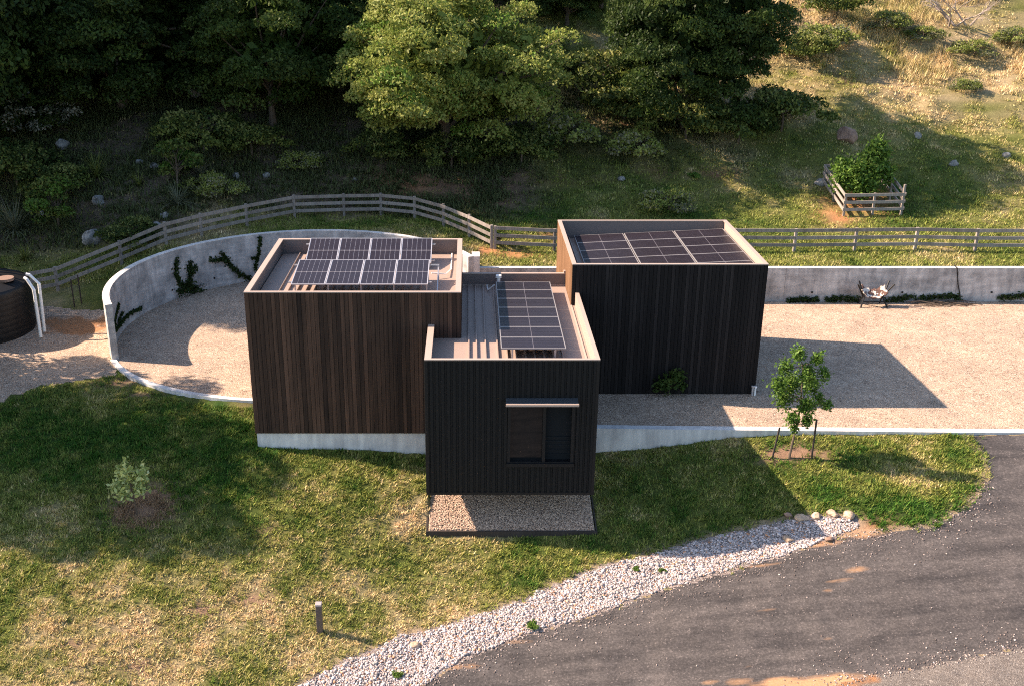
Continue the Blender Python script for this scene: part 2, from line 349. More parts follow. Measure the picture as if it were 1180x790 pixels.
# ------------------------------------------------------------------ ground sheets
def axis(*segs):
    out = [segs[0][0]]
    for a, b, st in segs:
        n = max(1, round((b - a) / st)); out += list(np.linspace(a, b, n + 1)[1:])
    return np.array(out)
gx = axis((-90, -24, 2.2), (-24, -15, .4), (-15, 18, .075), (18, 26, .3), (26, 90, 2.2))
gy = axis((-12, 14, 1.2), (14, 18.5, .3), (18.5, 29.5, .075), (29.5, 48, .14), (48, 74, .4), (74, 110, 1.2))
X, Yg = np.meshgrid(gx, gy); Z = H(X, Yg)
nx, ny = len(gx), len(gy)
xs, ys, zs = X.ravel(), Yg.ravel(), Z.ravel()
d_court = sdist(COURT, xs, ys); d_road = sdist(ROAD, xs, ys); d_peb = sdist(PEB, xs, ys); d_pad = sdist(PAD, xs, ys)
def blobs(x, y, L):
    o = np.zeros(np.shape(x))
    for bx, by, rx, ry, s in L: o = np.maximum(o, s * np.exp(-((x - bx) / rx) ** 2 - ((y - by) / ry) ** 2))
    return o
def pxblobs(L):
    out = []
    for u, v, rx, ry, s in L: p = hit(u, v); out.append((p[0], p[1], rx, ry, s))
    return out
SOILB = pxblobs([(992, 610, .8, .3, 1.), (945, 626, .8, .12, .8), (990, 655, .5, .12, .55), (968, 668, .45, .10, .6), (950, 680, .3, .10, .45), (885, 702, .35, .08, .5), (960, 785, 1.0, .25, 1.3), (900, 788, .7, .22, 1.1), (850, 784, .5, .15, .6), (820, 785, .3, .1, .6), (1000, 782, .4, .2, .8), (955, 735, .2, .1, .4), (860, 768, .3, .1, .4),
                 (95, 378, 1.6, .8, 1.1), (75, 372, 1.2, .7, 1.), (118, 372, .6, .8, 1.), (60, 380, 1.0, .6, .6), (870, 652, 1.0, .08, .5), (590, 739, .6, .08, .6), (525, 768, .8, .12, .7),
                 (560, 289, .7, .5, 1.), (590, 293, 1.2, .5, .9), (540, 262, .5, .8, .5), (505, 245, .6, .8, .6), (465, 212, 1.5, .8, .7), (555, 230, 1.3, 1., .5), (990, 232, 1.5, 1.2, 1.1), (965, 250, .9, .9, .9), (640, 270, 1., 1., .5)])
def dry_field(x, y):
    d = .50 + .80 * (fbm(x, y, .45, 21) - .5) + .65 * (fbm(x, y, 1.9, 22, 3) - .5)
    d = d + .28 * blobs(x, y, [(-9, 20.5, 5, 3, 1.1), (-5, 21.5, 3, 2.5, 1.1), (-6.5, 23.5, 4, 2, .9), (-3.5, 20, 2, 2, .8), (-8, 22, 7, 3., .75), (-1.8, 25.6, 1.2, 1.4, 1.), (8.3, 26, 1.2, 1, .6), (10.3, 27.2, 1, .7, .9), (13.3, 26.3, .5, 1, .9)])
    d = d - .42 * blobs(x, y, [(-11, 28, 6, 3.2, 1.), (-1.8, 24.5, 2.2, .9, .8), (-3.2, 26.6, 1.2, .8, .5), (6, 26.5, 3, 2, .8), (12.2, 24.9, 2.4, 1.2, 1.2), (11, 27.6, 4., .8, 1.), (8, 26, 5, 2.5, .6), (1.5, 23.9, 1.5, .5, .7), (-9, 29.8, 4, 1, .6), (-14, 40, 1.5, 2, 1.), (-6, 46.5, 6, 1.2, 1.)])  # greener grass; the first blob also deepens the colour where tree shade falls
    return np.clip(d, 0, 1)
def turf_col(x, y, d):
    g = np.array([.038, .104, .013]); m = np.array([.235, .25, .06]); s = np.array([.66, .50, .29]); d = d[:, None]
    c = np.where(d < .5, g + (m - g) * (d * 2), m + (s - m) * (d * 2 - 1))
    return c
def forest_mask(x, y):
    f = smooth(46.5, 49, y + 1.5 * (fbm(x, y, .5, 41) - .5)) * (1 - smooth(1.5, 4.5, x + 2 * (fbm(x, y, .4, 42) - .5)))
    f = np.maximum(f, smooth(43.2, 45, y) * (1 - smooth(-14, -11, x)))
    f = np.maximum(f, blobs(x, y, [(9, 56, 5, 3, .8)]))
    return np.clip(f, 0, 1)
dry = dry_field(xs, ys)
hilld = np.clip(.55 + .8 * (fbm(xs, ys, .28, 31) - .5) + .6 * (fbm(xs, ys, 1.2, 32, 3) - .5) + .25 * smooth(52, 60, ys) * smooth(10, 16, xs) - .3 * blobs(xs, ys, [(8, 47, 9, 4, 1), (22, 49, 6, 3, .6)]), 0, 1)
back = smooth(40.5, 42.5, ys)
col = turf_col(xs, ys, dry * (1 - back) + hilld * back) * .42  # ground colour darkened under the blades so gaps between tufts look shaded
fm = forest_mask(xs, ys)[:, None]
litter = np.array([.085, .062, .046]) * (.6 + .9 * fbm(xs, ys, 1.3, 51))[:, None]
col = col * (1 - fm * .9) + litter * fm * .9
soil = np.clip(blobs(xs, ys, SOILB) * (.35 + 1.3 * fbm(xs, ys, 2.3, 61)), 0, 1)
bank = np.clip(blobs(xs, ys, [(12.5, 51.3, 1.4, .5, .8), (9.5, 51.6, 1., .5, .6), (4, 50.9, 3, .5, .5), (0, 50.2, 3, .6, .6), (-3.4, 49.3, 2.5, .7, .6), (8.4, 56, .5, 1.6, .6), (22, 60, 3, 1., .5), (17, 63, 2, 1.2, .5)]) * (.2 + 1.4 * fbm(xs, ys, 2., 63)), 0, 1)
orange = np.array([.32, .15, .065]); redb = np.array([.17, .085, .05])
col = col * (1 - soil[:, None]) + orange * soil[:, None]; col = col * (1 - bank[:, None]) + redb * bank[:, None]
thin = np.clip(blobs(xs, ys, pxblobs([(165, 583, .85, .75, 2.), (915, 523, 1.0, .4, 1.6), (310, 610, .5, .3, .5), (325, 455, .3, .3, .2), (280, 470, .5, .5, .4), (90, 680, .6, .3, .4), (250, 690, .8, .3, .45), (170, 730, .9, .35, .4), (310, 680, .5, .3, .4), (115, 760, .9, .3, .4), (235, 702, .6, .25, 1.), (290, 690, .7, .25, 1.), (85, 742, .6, .22, .9), (165, 768, .8, .25, 1.), (680, 590, .4, .3, .3), (140, 440, 1., .45, .9), (165, 455, .6, .2, .8), (1000, 600, .8, .3, .5)])) * (.4 + 1.2 * fbm(xs, ys, 3., 66)), 0, 1)
col = col * (1 - thin[:, None]) + np.array([.20, .125, .08]) * thin[:, None]
edge = (1 - smooth(0., .35, np.minimum(np.abs(d_road), np.abs(d_peb)) + .3 * (fbm(xs, ys, 2.5, 71) - .5)))[:, None] * (ys < 30)[:, None]
col = col * (1 - .7 * edge) + np.array([.26, .19, .13]) * .7 * edge
# faces by region
q = (np.arange(ny - 1)[:, None] * nx + np.arange(nx - 1)[None]).ravel(); quads = np.c_[q, q + 1, q + 1 + nx, q + nx]
fx = xs[quads].mean(1); fy = ys[quads].mean(1)
reg = np.zeros(len(quads), int)
wob = .16 * (fbm(fx, fy, 2.6, 77) - .5)
reg[fy > 43.] = 4
reg[(sdist(ROAD, fx, fy) + wob > 0)] = 1; reg[(sdist(PEB, fx, fy) + wob > 0)] = 2
reg[sdist(PAD, fx, fy) + wob * 2 > 0] = 5; reg[sdist(COURT, fx, fy) > 0] = 3
VERGE = hits([(1200, 742), (1180, 746), (1005, 778), (960, 790), (860, 806)]) + [(4, 13), (24, 13), (24, 20)]
reg[(sdist(VERGE, fx, fy) > 0) & (reg != 1)] = 6
reg[(fy > 41.) & (fy <= 43.) & (reg == 0) & (fx > -14)] = 4
def region(k, name, mat):
    fq = quads[np.isin(reg, k)]; used, inv = np.unique(fq, return_inverse=True); fq = inv.reshape(fq.shape)
    me = npmesh(name, np.c_[xs, ys, zs][used], fq, 4, {'col': ('POINT', 'FLOAT_COLOR', col[used]), 'soil': ('POINT', 'FLOAT', soil[used])}, mat, True)
    return tag(link(name, me), kind='structure')
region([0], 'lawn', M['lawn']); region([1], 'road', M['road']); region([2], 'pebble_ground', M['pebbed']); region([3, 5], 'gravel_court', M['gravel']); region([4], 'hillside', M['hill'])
region([6], 'gravel_verge', mat_gravel('grey verge gravel', [(0., (.12, .10, .09)), (.4, (.22, .19, .17)), (.8, (.34, .30, .27)), (1., (.46, .42, .38))], 22.))

# ------------------------------------------------------------------ grass (stuff)
def blades(name, P, n, length, width, colfn, lean=(.35, 1.15), spread=.06):
    k = len(P); N = k * n; base = np.repeat(P, n, 0).copy(); base[:, :2] += rng.normal(0, spread, (N, 2))
    L = np.repeat(length, n) * rng.uniform(.55, 1.2, N); az = rng.uniform(0, 2 * np.pi, N); le = rng.uniform(*lean, N)
    dx, dy, dz = np.cos(az) * np.sin(le), np.sin(az) * np.sin(le), np.cos(le)
    tip = base + np.c_[dx, dy, dz] * L[:, None]; sd = np.c_[-np.sin(az), np.cos(az), np.zeros(N)] * (width * rng.uniform(.6, 1.3, N))[:, None]
    base[:, 2] -= .015
    V = np.empty((N * 3, 3)); V[0::3] = base - sd; V[1::3] = base + sd; V[2::3] = tip
    c = colfn(np.repeat(np.arange(k), n), N)
    me = npmesh(name, V, np.arange(N * 3), 3, {'tint': ('FACE', 'FLOAT_COLOR', c)}, M['grass'])
    return link(name, me)
def lawn_pts(n, x0, x1, y0, y1):
    x = rng.uniform(x0, x1, n); y = rng.uniform(y0, y1, n)
    ok = (sdist(COURT, x, y) < -.12) & (sdist(ROAD, x, y) < -.05 + .35 * (rng.random(n) - .5)) & (sdist(PEB, x, y) < -.02 + .2 * (rng.random(n) - .6)) & (sdist(PAD, x, y) < -.1) & (sdist(BED, x, y) < -.06) & (sdist(VERGE, x, y) < -.1) & ~((x > 0) & (y < 19.5) & (sdist(ROAD, x, y) < 0) & (sdist(PEB, x, y) < 0))
    ok &= np.hypot(x - WC[0], y - WC[1]) > 7.3
    x, y = x[ok], y[ok]
    th = np.clip(blobs(x, y, pxblobs([(165, 583, .75, .7, 1.5), (915, 523, .85, .32, 1.3), (235, 702, .5, .2, .6), (290, 690, .6, .22, .6), (85, 742, .5, .2, .55), (165, 768, .7, .2, .6), (330, 650, .3, .15, .5), (120, 700, .4, .2, .5), (400, 640, .3, .2, .4), (140, 442, 1., .4, .95), (165, 455, .5, .2, .9), (985, 612, .9, .3, 1.), (95, 378, 1.6, .8, 1.1)])), 0, 1)
    keep = rng.random(len(x)) > th
    clump = fbm(x, y, 8.5, 81, 2)
    keep &= rng.random(len(x)) < np.clip((clump - .33) * 5, .5, 1)
    return x[keep], y[keep]
x, y = lawn_pts(88000, -17, 16, 18.7, 34.5); d = np.clip(dry_field(x, y) + rng.normal(0, .16, len(x)), 0, 1); tc = turf_col(x, y, d)
hgt = .075 + .05 * (1 - d) + .09 * np.clip(fbm(x, y, 8.5, 81, 2) - .3, 0, 1)
tag(blades('grass', np.c_[x, y, H(x, y)], 11, hgt, .014, lambda i, N: tc[i] * rng.uniform(.6, 1.5, N)[:, None] * np.array([1.02, 1., 1.]), (.5, 1.4), .05), 'patchy green and straw grass covering the lawn around the dark buildings', 'grass', kind='stuff')
rx, ry = (np.array(pxblobs([(165, 588, 1, 1, 1)])[0][:2])); aa = rng.uniform(0, 6.28, 420); rr_ = rng.normal(.62, .16, 420); x = rx + rr_ * np.cos(aa); y = ry + .8 * rr_ * np.sin(aa)
tag(blades('dead_grass', np.c_[x, y, H(x, y)], 9, rng.uniform(.08, .2, len(x)), .010, lambda i, N: np.array([.34, .22, .13]) * rng.uniform(.5, 1.4, N)[:, None], (.5, 1.4), .06), 'brown dead grass ringing the mulch patch under the pale shrub', 'dead grass', kind='stuff')
# hill grass
n = 60000; x = rng.uniform(-24, 34, n); y = 41.4 + 34 * rng.random(n) ** 1.25
ok = (np.hypot(x - WC[0], y - WC[1]) > 7.35) & ((x < .2) | (y > 41.45)) & (y > np.where(x < -12, 39.8, 0))
fmask = forest_mask(x, y); ok &= rng.random(n) > fmask * .75
sb = np.clip(blobs(x, y, SOILB) * 1.2, 0, 1); ok &= rng.random(n) > sb * .9
x, y = x[ok], y[ok]
hd = np.clip(.52 + .8 * (fbm(x, y, .28, 31) - .5) + .6 * (fbm(x, y, 1.2, 32, 3) - .5) + .28 * smooth(51, 56, y) * smooth(10, 16, x) - .3 * blobs(x, y, [(8, 47, 9, 4, 1), (-6, 46.5, 6, 1.2, 1.), (22, 49, 6, 3, .6)]) + rng.normal(0, .12, len(x)), 0, 1)
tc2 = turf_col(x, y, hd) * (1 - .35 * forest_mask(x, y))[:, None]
tall = smooth(.42, .66, fbm(x, y, .42, 91)) * smooth(57, 63, y) * smooth(8, 14, x)
hl = .10 + .08 * fbm(x, y, 1.4, 92) + .55 * tall
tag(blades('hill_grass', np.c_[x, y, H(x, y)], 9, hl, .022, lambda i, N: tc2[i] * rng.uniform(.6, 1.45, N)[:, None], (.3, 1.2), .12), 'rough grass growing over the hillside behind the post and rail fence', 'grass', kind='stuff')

n = 60000; x = rng.uniform(-27, 16, n); y = 44 + 26 * rng.random(n); keep = (rng.random(n) < forest_mask(x, y) * np.clip((fbm(x, y, .55, 95) - .30) * 4, .12, 1)) & (np.hypot(x - WC[0], y - WC[1]) > 10.3); x, y = x[keep], y[keep]
tc3 = np.array([.042, .056, .020]) + rng.random(len(x))[:, None] * np.array([.055, .055, .026])
tag(blades('undergrowth', np.c_[x, y, H(x, y)], 9, rng.uniform(.12, .42, len(x)), .03, lambda i, N: tc3[i] * rng.uniform(.6, 1.5, N)[:, None], (.2, 1.3), .18), 'dark low undergrowth covering the floor of the wood', 'undergrowth', kind='stuff')

# ------------------------------------------------------------------ loose stones (stuff)
ICO = None
def stone_base(sub=1):
    import bmesh
    bm = bmesh.new(); bmesh.ops.create_icosphere(bm, subdivisions=sub, radius=1.); bm.verts.ensure_lookup_table()
    V = np.array([v.co[:] for v in bm.verts]); F = np.array([[v.index for v in f.verts] for f in bm.faces]); bm.free(); return V, F
SV, SF = stone_base(1)
def stones(name, P, size, colfn, squash=.6):
    k = len(P); nv = len(SV)
    sc = size[:, None] * rng.uniform(.6, 1.3, (k, 3)) * np.array([1, 1, squash]); a = rng.uniform(0, 6.28, k)
    jit = 1 + rng.normal(0, .12, (k, nv, 1)); V = SV[None] * jit * sc[:, None]
    c, s = np.cos(a)[:, None], np.sin(a)[:, None]
    V = np.stack([V[..., 0] * c - V[..., 1] * s, V[..., 0] * s + V[..., 1] * c, V[..., 2]], -1) + P[:, None]
    F = (SF[None] + (np.arange(k) * nv)[:, None, None]).reshape(-1, 3)
    me = npmesh(name, V.reshape(-1, 3), F, 3, {'tint': ('FACE', 'FLOAT_COLOR', np.repeat(colfn(k), len(SF), 0))}, M['stone'])
    return link(name, me)
def in_poly(poly, n, margin=0., wobble=.25):
    P = np.array(poly); x = rng.uniform(P[:, 0].min() - .3, P[:, 0].max() + .3, n); y = rng.uniform(P[:, 1].min() - .3, P[:, 1].max() + .3, n)
    ok = sdist(poly, x, y) > margin + wobble * (fbm(x, y, 2.5, 55) - .5); return x[ok], y[ok]
x, y = in_poly(PEB, 260000, .07, .34); ok = y > 19; x, y = x[ok][:42000], y[ok][:42000]
def pebcol(k):
    t = rng.random(k)[:, None]; c = np.array([.30, .245, .23]) * (1 - t) + np.array([.60, .52, .49]) * t
    o = rng.random(k) < .10; c[o] = np.array([.40, .21, .12]) * rng.uniform(.7, 1.3, o.sum())[:, None]
    g = rng.random(k) < .26; c[g] = np.array([.26, .23, .22]) * rng.uniform(.7, 1.2, g.sum())[:, None]; return c
sz = rng.gamma(3., .0048, len(x)) + .008
tag(stones('pebbles', np.c_[x, y, H(x, y) + .4 * sz], sz, pebcol), 'strip of pale pink and white river stones between lawn and road', 'pebbles', kind='stuff')
x, y = in_poly(BED, 52000, .05, 0.); ok = y < 28.2; x, y = x[ok][:26000], y[ok][:26000]
def bedcol(k):
    t = rng.random(k)[:, None]; return (np.array([.22, .14, .095]) * (1 - t) + np.array([.60, .44, .32]) * t) * rng.uniform(.8, 1.15, k)[:, None]
tag(stones('gravel', np.c_[x, y, bed_z(y) + .012], rng.uniform(.011, .025, len(x)), bedcol), 'tan gravel filling the sloping bed under the overhanging black block', 'gravel', kind='stuff')
bm_ = MB(); bm_.add([(-1.17, 25.43, -1.64), (3.57, 25.43, -1.64), (3.57, 28.5, bed_z(28.5)), (-1.17, 28.5, bed_z(28.5))], [(0, 1, 2, 3)])
tag(bm_.build('gravel_bed', M['gravel']), kind='structure')
# road-edge grit
x = rng.uniform(-3, 15, 40000); y = rng.uniform(18.2, 28, 40000); dr = sdist(ROAD, x, y)
ok = (dr > -.12) & (rng.random(len(x)) < 1.2 * np.exp(-np.maximum(dr, 0) / .28) + .0025); x, y = x[ok], y[ok]
tag(stones('loose_gravel', np.c_[x, y, H(x, y) + .006], rng.uniform(.010, .028, len(x)), lambda k: (np.array([.10, .075, .065]) + rng.random(k)[:, None] ** 2 * np.array([.38, .32, .29]))), 'loose grit scattered along the edge of the asphalt road', 'gravel', kind='stuff')

# ------------------------------------------------------------------ rocks
def rock(name, label, p, r, mat, squash=.7, seed=0, group=None):
    V, F = stone_base(4); rs = np.random.default_rng(seed + 100)
    ax = rs.normal(size=(7, 3)); ax /= np.linalg.norm(ax, axis=1)[:, None]; off = rs.uniform(.55, .95, 7)
    for a, o in zip(ax, off):                       # flat facets
        d = V @ a; V = V - np.maximum(d - o, 0)[:, None] * a
    V = V * (.82 + .36 * (fbm(V[:, 0] + V[:, 2] * .7, V[:, 1] - V[:, 2] * .6, 1.6, seed)[:, None])) * (1 + rs.normal(0, .012, (len(V), 1))) * np.array([1, rs.uniform(.7, 1.), squash]) * r
    me = npmesh(name, V + np.array([0, 0, .25 * r * squash]), F, 3, None, mat); o = link(name, me); o.location = p; o.rotation_euler = (0, 0, seed * 1.3)
    return tag(o, label, 'rock', group)
G1 = 'field stones at the road end of the pebble strip'
for i, (u, v, r, lb, mt) in enumerate([(924, 597, .26, 'flat tan stone at the left end of the row above the pebble strip', 'tanrock'), (941, 594, .22, 'dark edged tan stone second in the row above the pebble strip', 'tanrock'), (959, 592, .22, 'rounded pale tan stone in the middle of the row above the pebbles', 'tanrock'),
        (977, 594, .24, 'flat tan stone at the right end of the row above the pebble strip', 'tanrock'), (909, 622, .22, 'pale tan rock lying alone amid the pebble strip', 'tanrock'), (478, 743, .17, 'orange tan rock lying on the lower pebbles near the bollard', 'tanrock'), (955, 621, .16, 'small brown stone at the tip of the pebbles beside the road', 'redrock'), (908, 594, .17, 'brown stone half in shade where lawn meets pebbles', 'redrock')]):
    p = hit(u, v); rock('stone', lb, p, r * .8, M[mt], .55, i, G1)
G2 = 'pale rocks lying on the wooded slope'
for i, (u, v, r, lb) in enumerate([(73, 169, .45, 'pale rock high under the trees at the far left of the slope'), (114, 233, .42, 'white capped rock between the strappy tussocks on the slope'), (108, 278, .62, 'large grey lichened boulder above the start of the curved fence'), (190, 250, .28, 'small white rock just above the curved fence on the left slope'), (178, 193, .30, 'upright white rock by the ferny bushes on the dark slope'),
        (161, 190, .3, 'grey rock beside the upright white rock on the slope'), (272, 204, .26, 'small white rock on the dark bank below the layered tree'), (307, 203, .22, 'tiny pale rock on the bank right of the small white rock'), (332, 193, .2, 'tiny white rock highest on the bank under the layered tree'), (409, 208, .18, 'tiny white stone on the brown bank under the big round tree'),
        (228, 112, .8, 'tall grey boulder standing in the dark wood'), (52, 250, .35, 'slim grey rock beside the strappy plant at the far left'), (181, 262, .3, 'flat grey rock touching the back of the curved fence')]):
    p = hit(u, v); rock('rock', lb, p, r * .85, M['rock'], .85, i + 20, G2)
for i, (u, v, r, lb, mt) in enumerate([(975, 160, .62, 'brown boulder behind the fenced planting on the hillside', 'redrock'), (1098, 190, .3, 'white rock on the shaded grass right of the fenced tree', 'rock'), (1057, 158, .26, 'pale rock on the shaded hillside above the fenced tree', 'rock'), (1160, 181, .25, 'pale rock on the hillside near the right edge', 'rock'), (716, 208, .22, 'white stone on the dirt bank right of the big round tree', 'rock'), (945, 213, .3, 'grey rock at the left corner of the tree pen', 'rock')]):
    p = hit(u, v); rock('rock', lb, p, r, M[mt], .8, i + 50, 'rocks on the open hillside')

# ------------------------------------------------------------------ buildings
def cladding(mb, x0, y0, x1, y1, z0, z1, pitch, depth=.014, seed=0):
    """vertical boards along an edge; the outside is on the right of the direction of travel"""
    rs = random.Random(seed); L = math.hypot(x1 - x0, y1 - y0); n = max(1, round(L / pitch)); ex, ey = (x1 - x0) / L, (y1 - y0) / L; ox, oy = ey, -ex
    w = L / n; g = .0015
    mb.add([(x0 - ox * g, y0 - oy * g, z0), (x1 - ox * g, y1 - oy * g, z0), (x1 - ox * g, y1 - oy * g, z1), (x0 - ox * g, y0 - oy * g, z1)], [(0, 1, 2, 3)], -1.)
    for i in range(n):
        a = i * w + .004; b = (i + 1) * w - .004; t = depth + rs.uniform(0, .004); q = rs.random() ** 1.3
        def P(s, o, z): return (x0 + ex * s + ox * o, y0 + ey * s + oy * o, z)
        V = [P(a, 0, z0), P(b, 0, z0), P(b, 0, z1), P(a, 0, z1), P(a + .003, t, z0), P(b - .003, t, z0), P(b - .003, t, z1), P(a + .003, t, z1)]
        mb.add(V, [(4, 5, 6, 7), (0, 4, 7, 3), (5, 1, 2, 6), (0, 1, 5, 4), (7, 6, 2, 3)], q)
def ribs(mb, x0, y0, x1, y1, z0, z1, pitch=.165, seed=0):
    """ribbed steel: raised trapezoid pans"""
    L = math.hypot(x1 - x0, y1 - y0); n = round(L / pitch); ex, ey = (x1 - x0) / L, (y1 - y0) / L; ox, oy = ey, -ex; w = L / n
    prof = [(0, 0), (.30, 0), (.40, .028), (.90, .028), (1., 0)]
    pts = []
    for i in range(n):
        for s, o in prof[:-1]: pts.append(((i + s) * w, o))
    pts.append((L, 0)); V = []
    for s, o in pts:
        for z in (z0, z1): V.append((x0 + ex * s + ox * o, y0 + ey * s + oy * o, z))
    mb.add(V, [(2 * i, 2 * i + 2, 2 * i + 3, 2 * i + 1) for i in range(len(pts) - 1)])
def core(mb, x0, x1, y0, y1, z0, z1): mb.box(x0, x1, y0, y1, z0, z1)
def roof_deck(root, x0, x1, y0, y1, z, ribx, h=.075):
    o = MB().box(x0, x1, y0, y1, z - .05, z).build('roof', M['roof'], root)
    r = MB()
    for x in ribx: r.box(x - .016, x + .016, y0 + .05, y1 - .05, z + .001, z + h)
    c = r.build('rib', M['roof'], o, off=root.location); return o

def panel(label, group, origin, ux, uy, w, l, back='grid'):
    """solar panel whose lower left corner is origin; ux across (width w), uy along (length l); cells 6 across, split in the middle"""
    ux = Vector(ux).normalized(); uy = Vector(uy).normalized(); nz = ux.cross(uy).normalized(); o = Vector(origin)
    root = thing('solar_panel', label, 'solar panel', o, group)
    P = lambda a, b, c: o + ux * a + uy * b + nz * c
    f = MB()
    t = .022
    for a0, a1, b0, b1 in ((0, w, 0, t), (0, w, l - t, l), (0, t, t, l - t), (w - t, w, t, l - t)):
        V = [P(a0, b0, -.035), P(a1, b0, -.035), P(a1, b1, -.035), P(a0, b1, -.035), P(a0, b0, .003), P(a1, b0, .003), P(a1, b1, .003), P(a0, b1, .003)]
        f.add(V, [(3, 2, 1, 0), (4, 5, 6, 7), (0, 1, 5, 4), (1, 2, 6, 5), (2, 3, 7, 6), (3, 0, 4, 7)])
    f.build('frame', M['alu'] if back == 'grid' else M['dullalu'], root)
    MB().add([P(t, t, -.004), P(w - t, t, -.004), P(w - t, l - t, -.004), P(t, l - t, -.004)], [(0, 1, 2, 3)]).build('backing', M[back], root)
    c = MB(); cw = (w - 2 * t - .012) / 6; half = (l - 2 * t - .03) / 2; nr = 5; rw = half / nr
    for i in range(6):
        for hh in range(2):
            for k in range(nr):
                a0 = t + .006 + i * cw + .005; a1 = a0 + cw - .010; b0 = t + .006 + hh * (half + .018) + k * rw + .0015; b1 = b0 + rw - .003
                c.add([P(a0, b0, 0), P(a1, b0, 0), P(a1, b1, 0), P(a0, b1, 0)], [(0, 1, 2, 3)])
    c.build('cells', M['cells'], root); return root
ORD = ['first', 'second', 'third', 'fourth', 'fifth', 'sixth', 'seventh']

# --- the brown timber block (left)
AX0, AX1, AY0, AY1, AT = -6.55, -.26, 28.39, 34.3, 4.53
hA = thing('timber_building', 'weathered brown timber block on a pale concrete plinth beside the curved wall', 'building', ((AX0 + AX1) / 2, AY0, 0))
w = MB(); core(w, AX0 + .02, AX1 - .02, AY0 + .02, AY1 - .02, -.0, AT - .52); w.build('wall_core', M['trim'], hA)
for k, (a, b, c, d) in enumerate(((AX0, AY0, AX1, AY0), (AX1, AY0, AX1, AY1), (AX1, AY1, AX0, AY1), (AX0, AY1, AX0, AY0))):
    w = MB(); cladding(w, a, b, c, d, .0, AT - .03, .125, seed=k)
    w.build('cladding', M['brown'], hA)
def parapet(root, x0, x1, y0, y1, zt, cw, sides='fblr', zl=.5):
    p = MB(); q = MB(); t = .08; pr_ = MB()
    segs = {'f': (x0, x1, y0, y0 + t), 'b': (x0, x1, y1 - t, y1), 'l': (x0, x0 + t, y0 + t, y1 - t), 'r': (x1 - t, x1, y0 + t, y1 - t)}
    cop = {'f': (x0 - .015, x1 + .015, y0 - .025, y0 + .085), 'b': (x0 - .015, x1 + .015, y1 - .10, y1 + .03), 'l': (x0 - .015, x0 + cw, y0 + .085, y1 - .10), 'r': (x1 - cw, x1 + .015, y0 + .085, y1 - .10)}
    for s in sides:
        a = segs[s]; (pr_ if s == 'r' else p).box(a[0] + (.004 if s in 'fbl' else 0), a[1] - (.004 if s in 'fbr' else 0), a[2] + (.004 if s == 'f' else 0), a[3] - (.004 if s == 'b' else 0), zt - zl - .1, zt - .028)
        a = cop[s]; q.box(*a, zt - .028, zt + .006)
    p.build('parapet', M['upstand_shaded'], root); pr_.build('parapet', M['coping'], root); q.build('coping', M['coping'], root)  # sunlit right face takes the paler coping colour, the others the shade-darkened one
parapet(hA, AX0, AX1, AY0, AY1, AT, .15)
roof_deck(hA, AX0 + .12, AX1 - .12, AY0 + .12, AY1 - .12, AT - .5, np.arange(AX0 + .72, AX1 - 1.0, .27))
pl = MB(); pl.box(AX0 + .03, AX1 - .96, AY0 + .03, AY0 + .45, -1.6, -.012); pl.box(AX0 + .03, AX0 + .4, AY0 + .45, AY1 - .1, -.6, -.012)
pl.build('plinth', M['concsmooth'], hA)
# --- the black timber block (right)
CX0, CX1, CY0, CY1, CT = 3.285, 9.5, 31.37, 37.1, 4.487
hC = thing('timber_building', 'black timber block standing on the gravel court in front of the straight wall', 'building', ((CX0 + CX1) / 2, CY0, 0))
w = MB(); core(w, CX0 + .02, CX1 - .02, CY0 + .02, CY1 - .02, -.05, CT - .68); w.build('wall_core', M['trim'], hC)
for k, (a, b, c, d) in enumerate(((CX0, CY0, CX1, CY0), (CX1, CY0, CX1, CY1), (CX1, CY1, CX0, CY1), (CX0, CY1, CX0, CY0))):
    w = MB(); cladding(w, a, b, c, d, .02, CT - .03, .118, seed=k + 9)
    o = w.build('cladding', M['cedar'] if k == 3 else M['charred'], hC)
    if k == 3: tag(o, 'orange brown cedar side wall')
parapet(hC, CX0, CX1, CY0, CY1, CT, .12, zl=.66)
roof_deck(hC, CX0 + .12, CX1 - .12, CY0 + .12, CY1 - .12, CT - .66, np.arange(CX0 + .4, CX1 - .3, .3))
# --- the black steel block (middle, cantilevered)
BX0, BX1, BY0, BT, BB = -1.2, 3.5, 25.61, 3.545, -.555
YA, BYB, BXI = AY0 - .02, 33.55, CX0 - .02
hB = thing('steel_building', 'black ribbed steel block with one window jutting out over a gravel bed', 'building', ((BX0 + BX1) / 2, BY0, BB))
DZ = BT - .44
w = MB(); core(w, BX0 + .03, BX1 - .03, BY0 + .25, YA, BB + .03, DZ - .06); core(w, -.24, BX1 - .03, YA, CY0 - .03, BB + .03, DZ - .06); core(w, -.24, BXI - .02, CY0 - .03, BYB - .03, -.02, DZ - .06)
w.build('wall_core', M['trim'], hB)
WX0, WX1, WZ0, WZ1 = 1.05, 2.89, .40, 2.33
w = MB(); 
for (a, b, c, d, z0, z1) in ((BX0 + .06, BY0, WX0, BY0, BB, BT - .03), (WX0, BY0, WX1, BY0, BB, WZ0), (WX0, BY0, WX1, BY0, WZ1, BT - .03), (WX1, BY0, BX1 - .06, BY0, BB, BT - .03)): ribs(w, a, b, c, d, z0, z1, .155)
w.build('cladding', M['metal'], hB)
w = MB(); ribs(w, BX1, BY0 + .06, BX1, CY0 - .02, BB, BT - .03); w.build('cladding', M['metal'], hB)
w = MB(); ribs(w, BX0, YA, BX0, BY0 + .06, BB, BT - .03); w.build('cladding', M['metal'], hB)
w = MB()
w.box(BX0 - .012, BX0 + .07, BY0 - .034, BY0 + .07, BB - .01, BT - .03); w.box(BX1 - .07, BX1 + .012, BY0 - .034, BY0 + .07, BB - .01, BT - .03); w.box(BX0 + .07, BX1 - .07, BY0 - .034, BY0 + .05, BB - .01, BB + .07)
w.build('trim', M['trim'], hB)
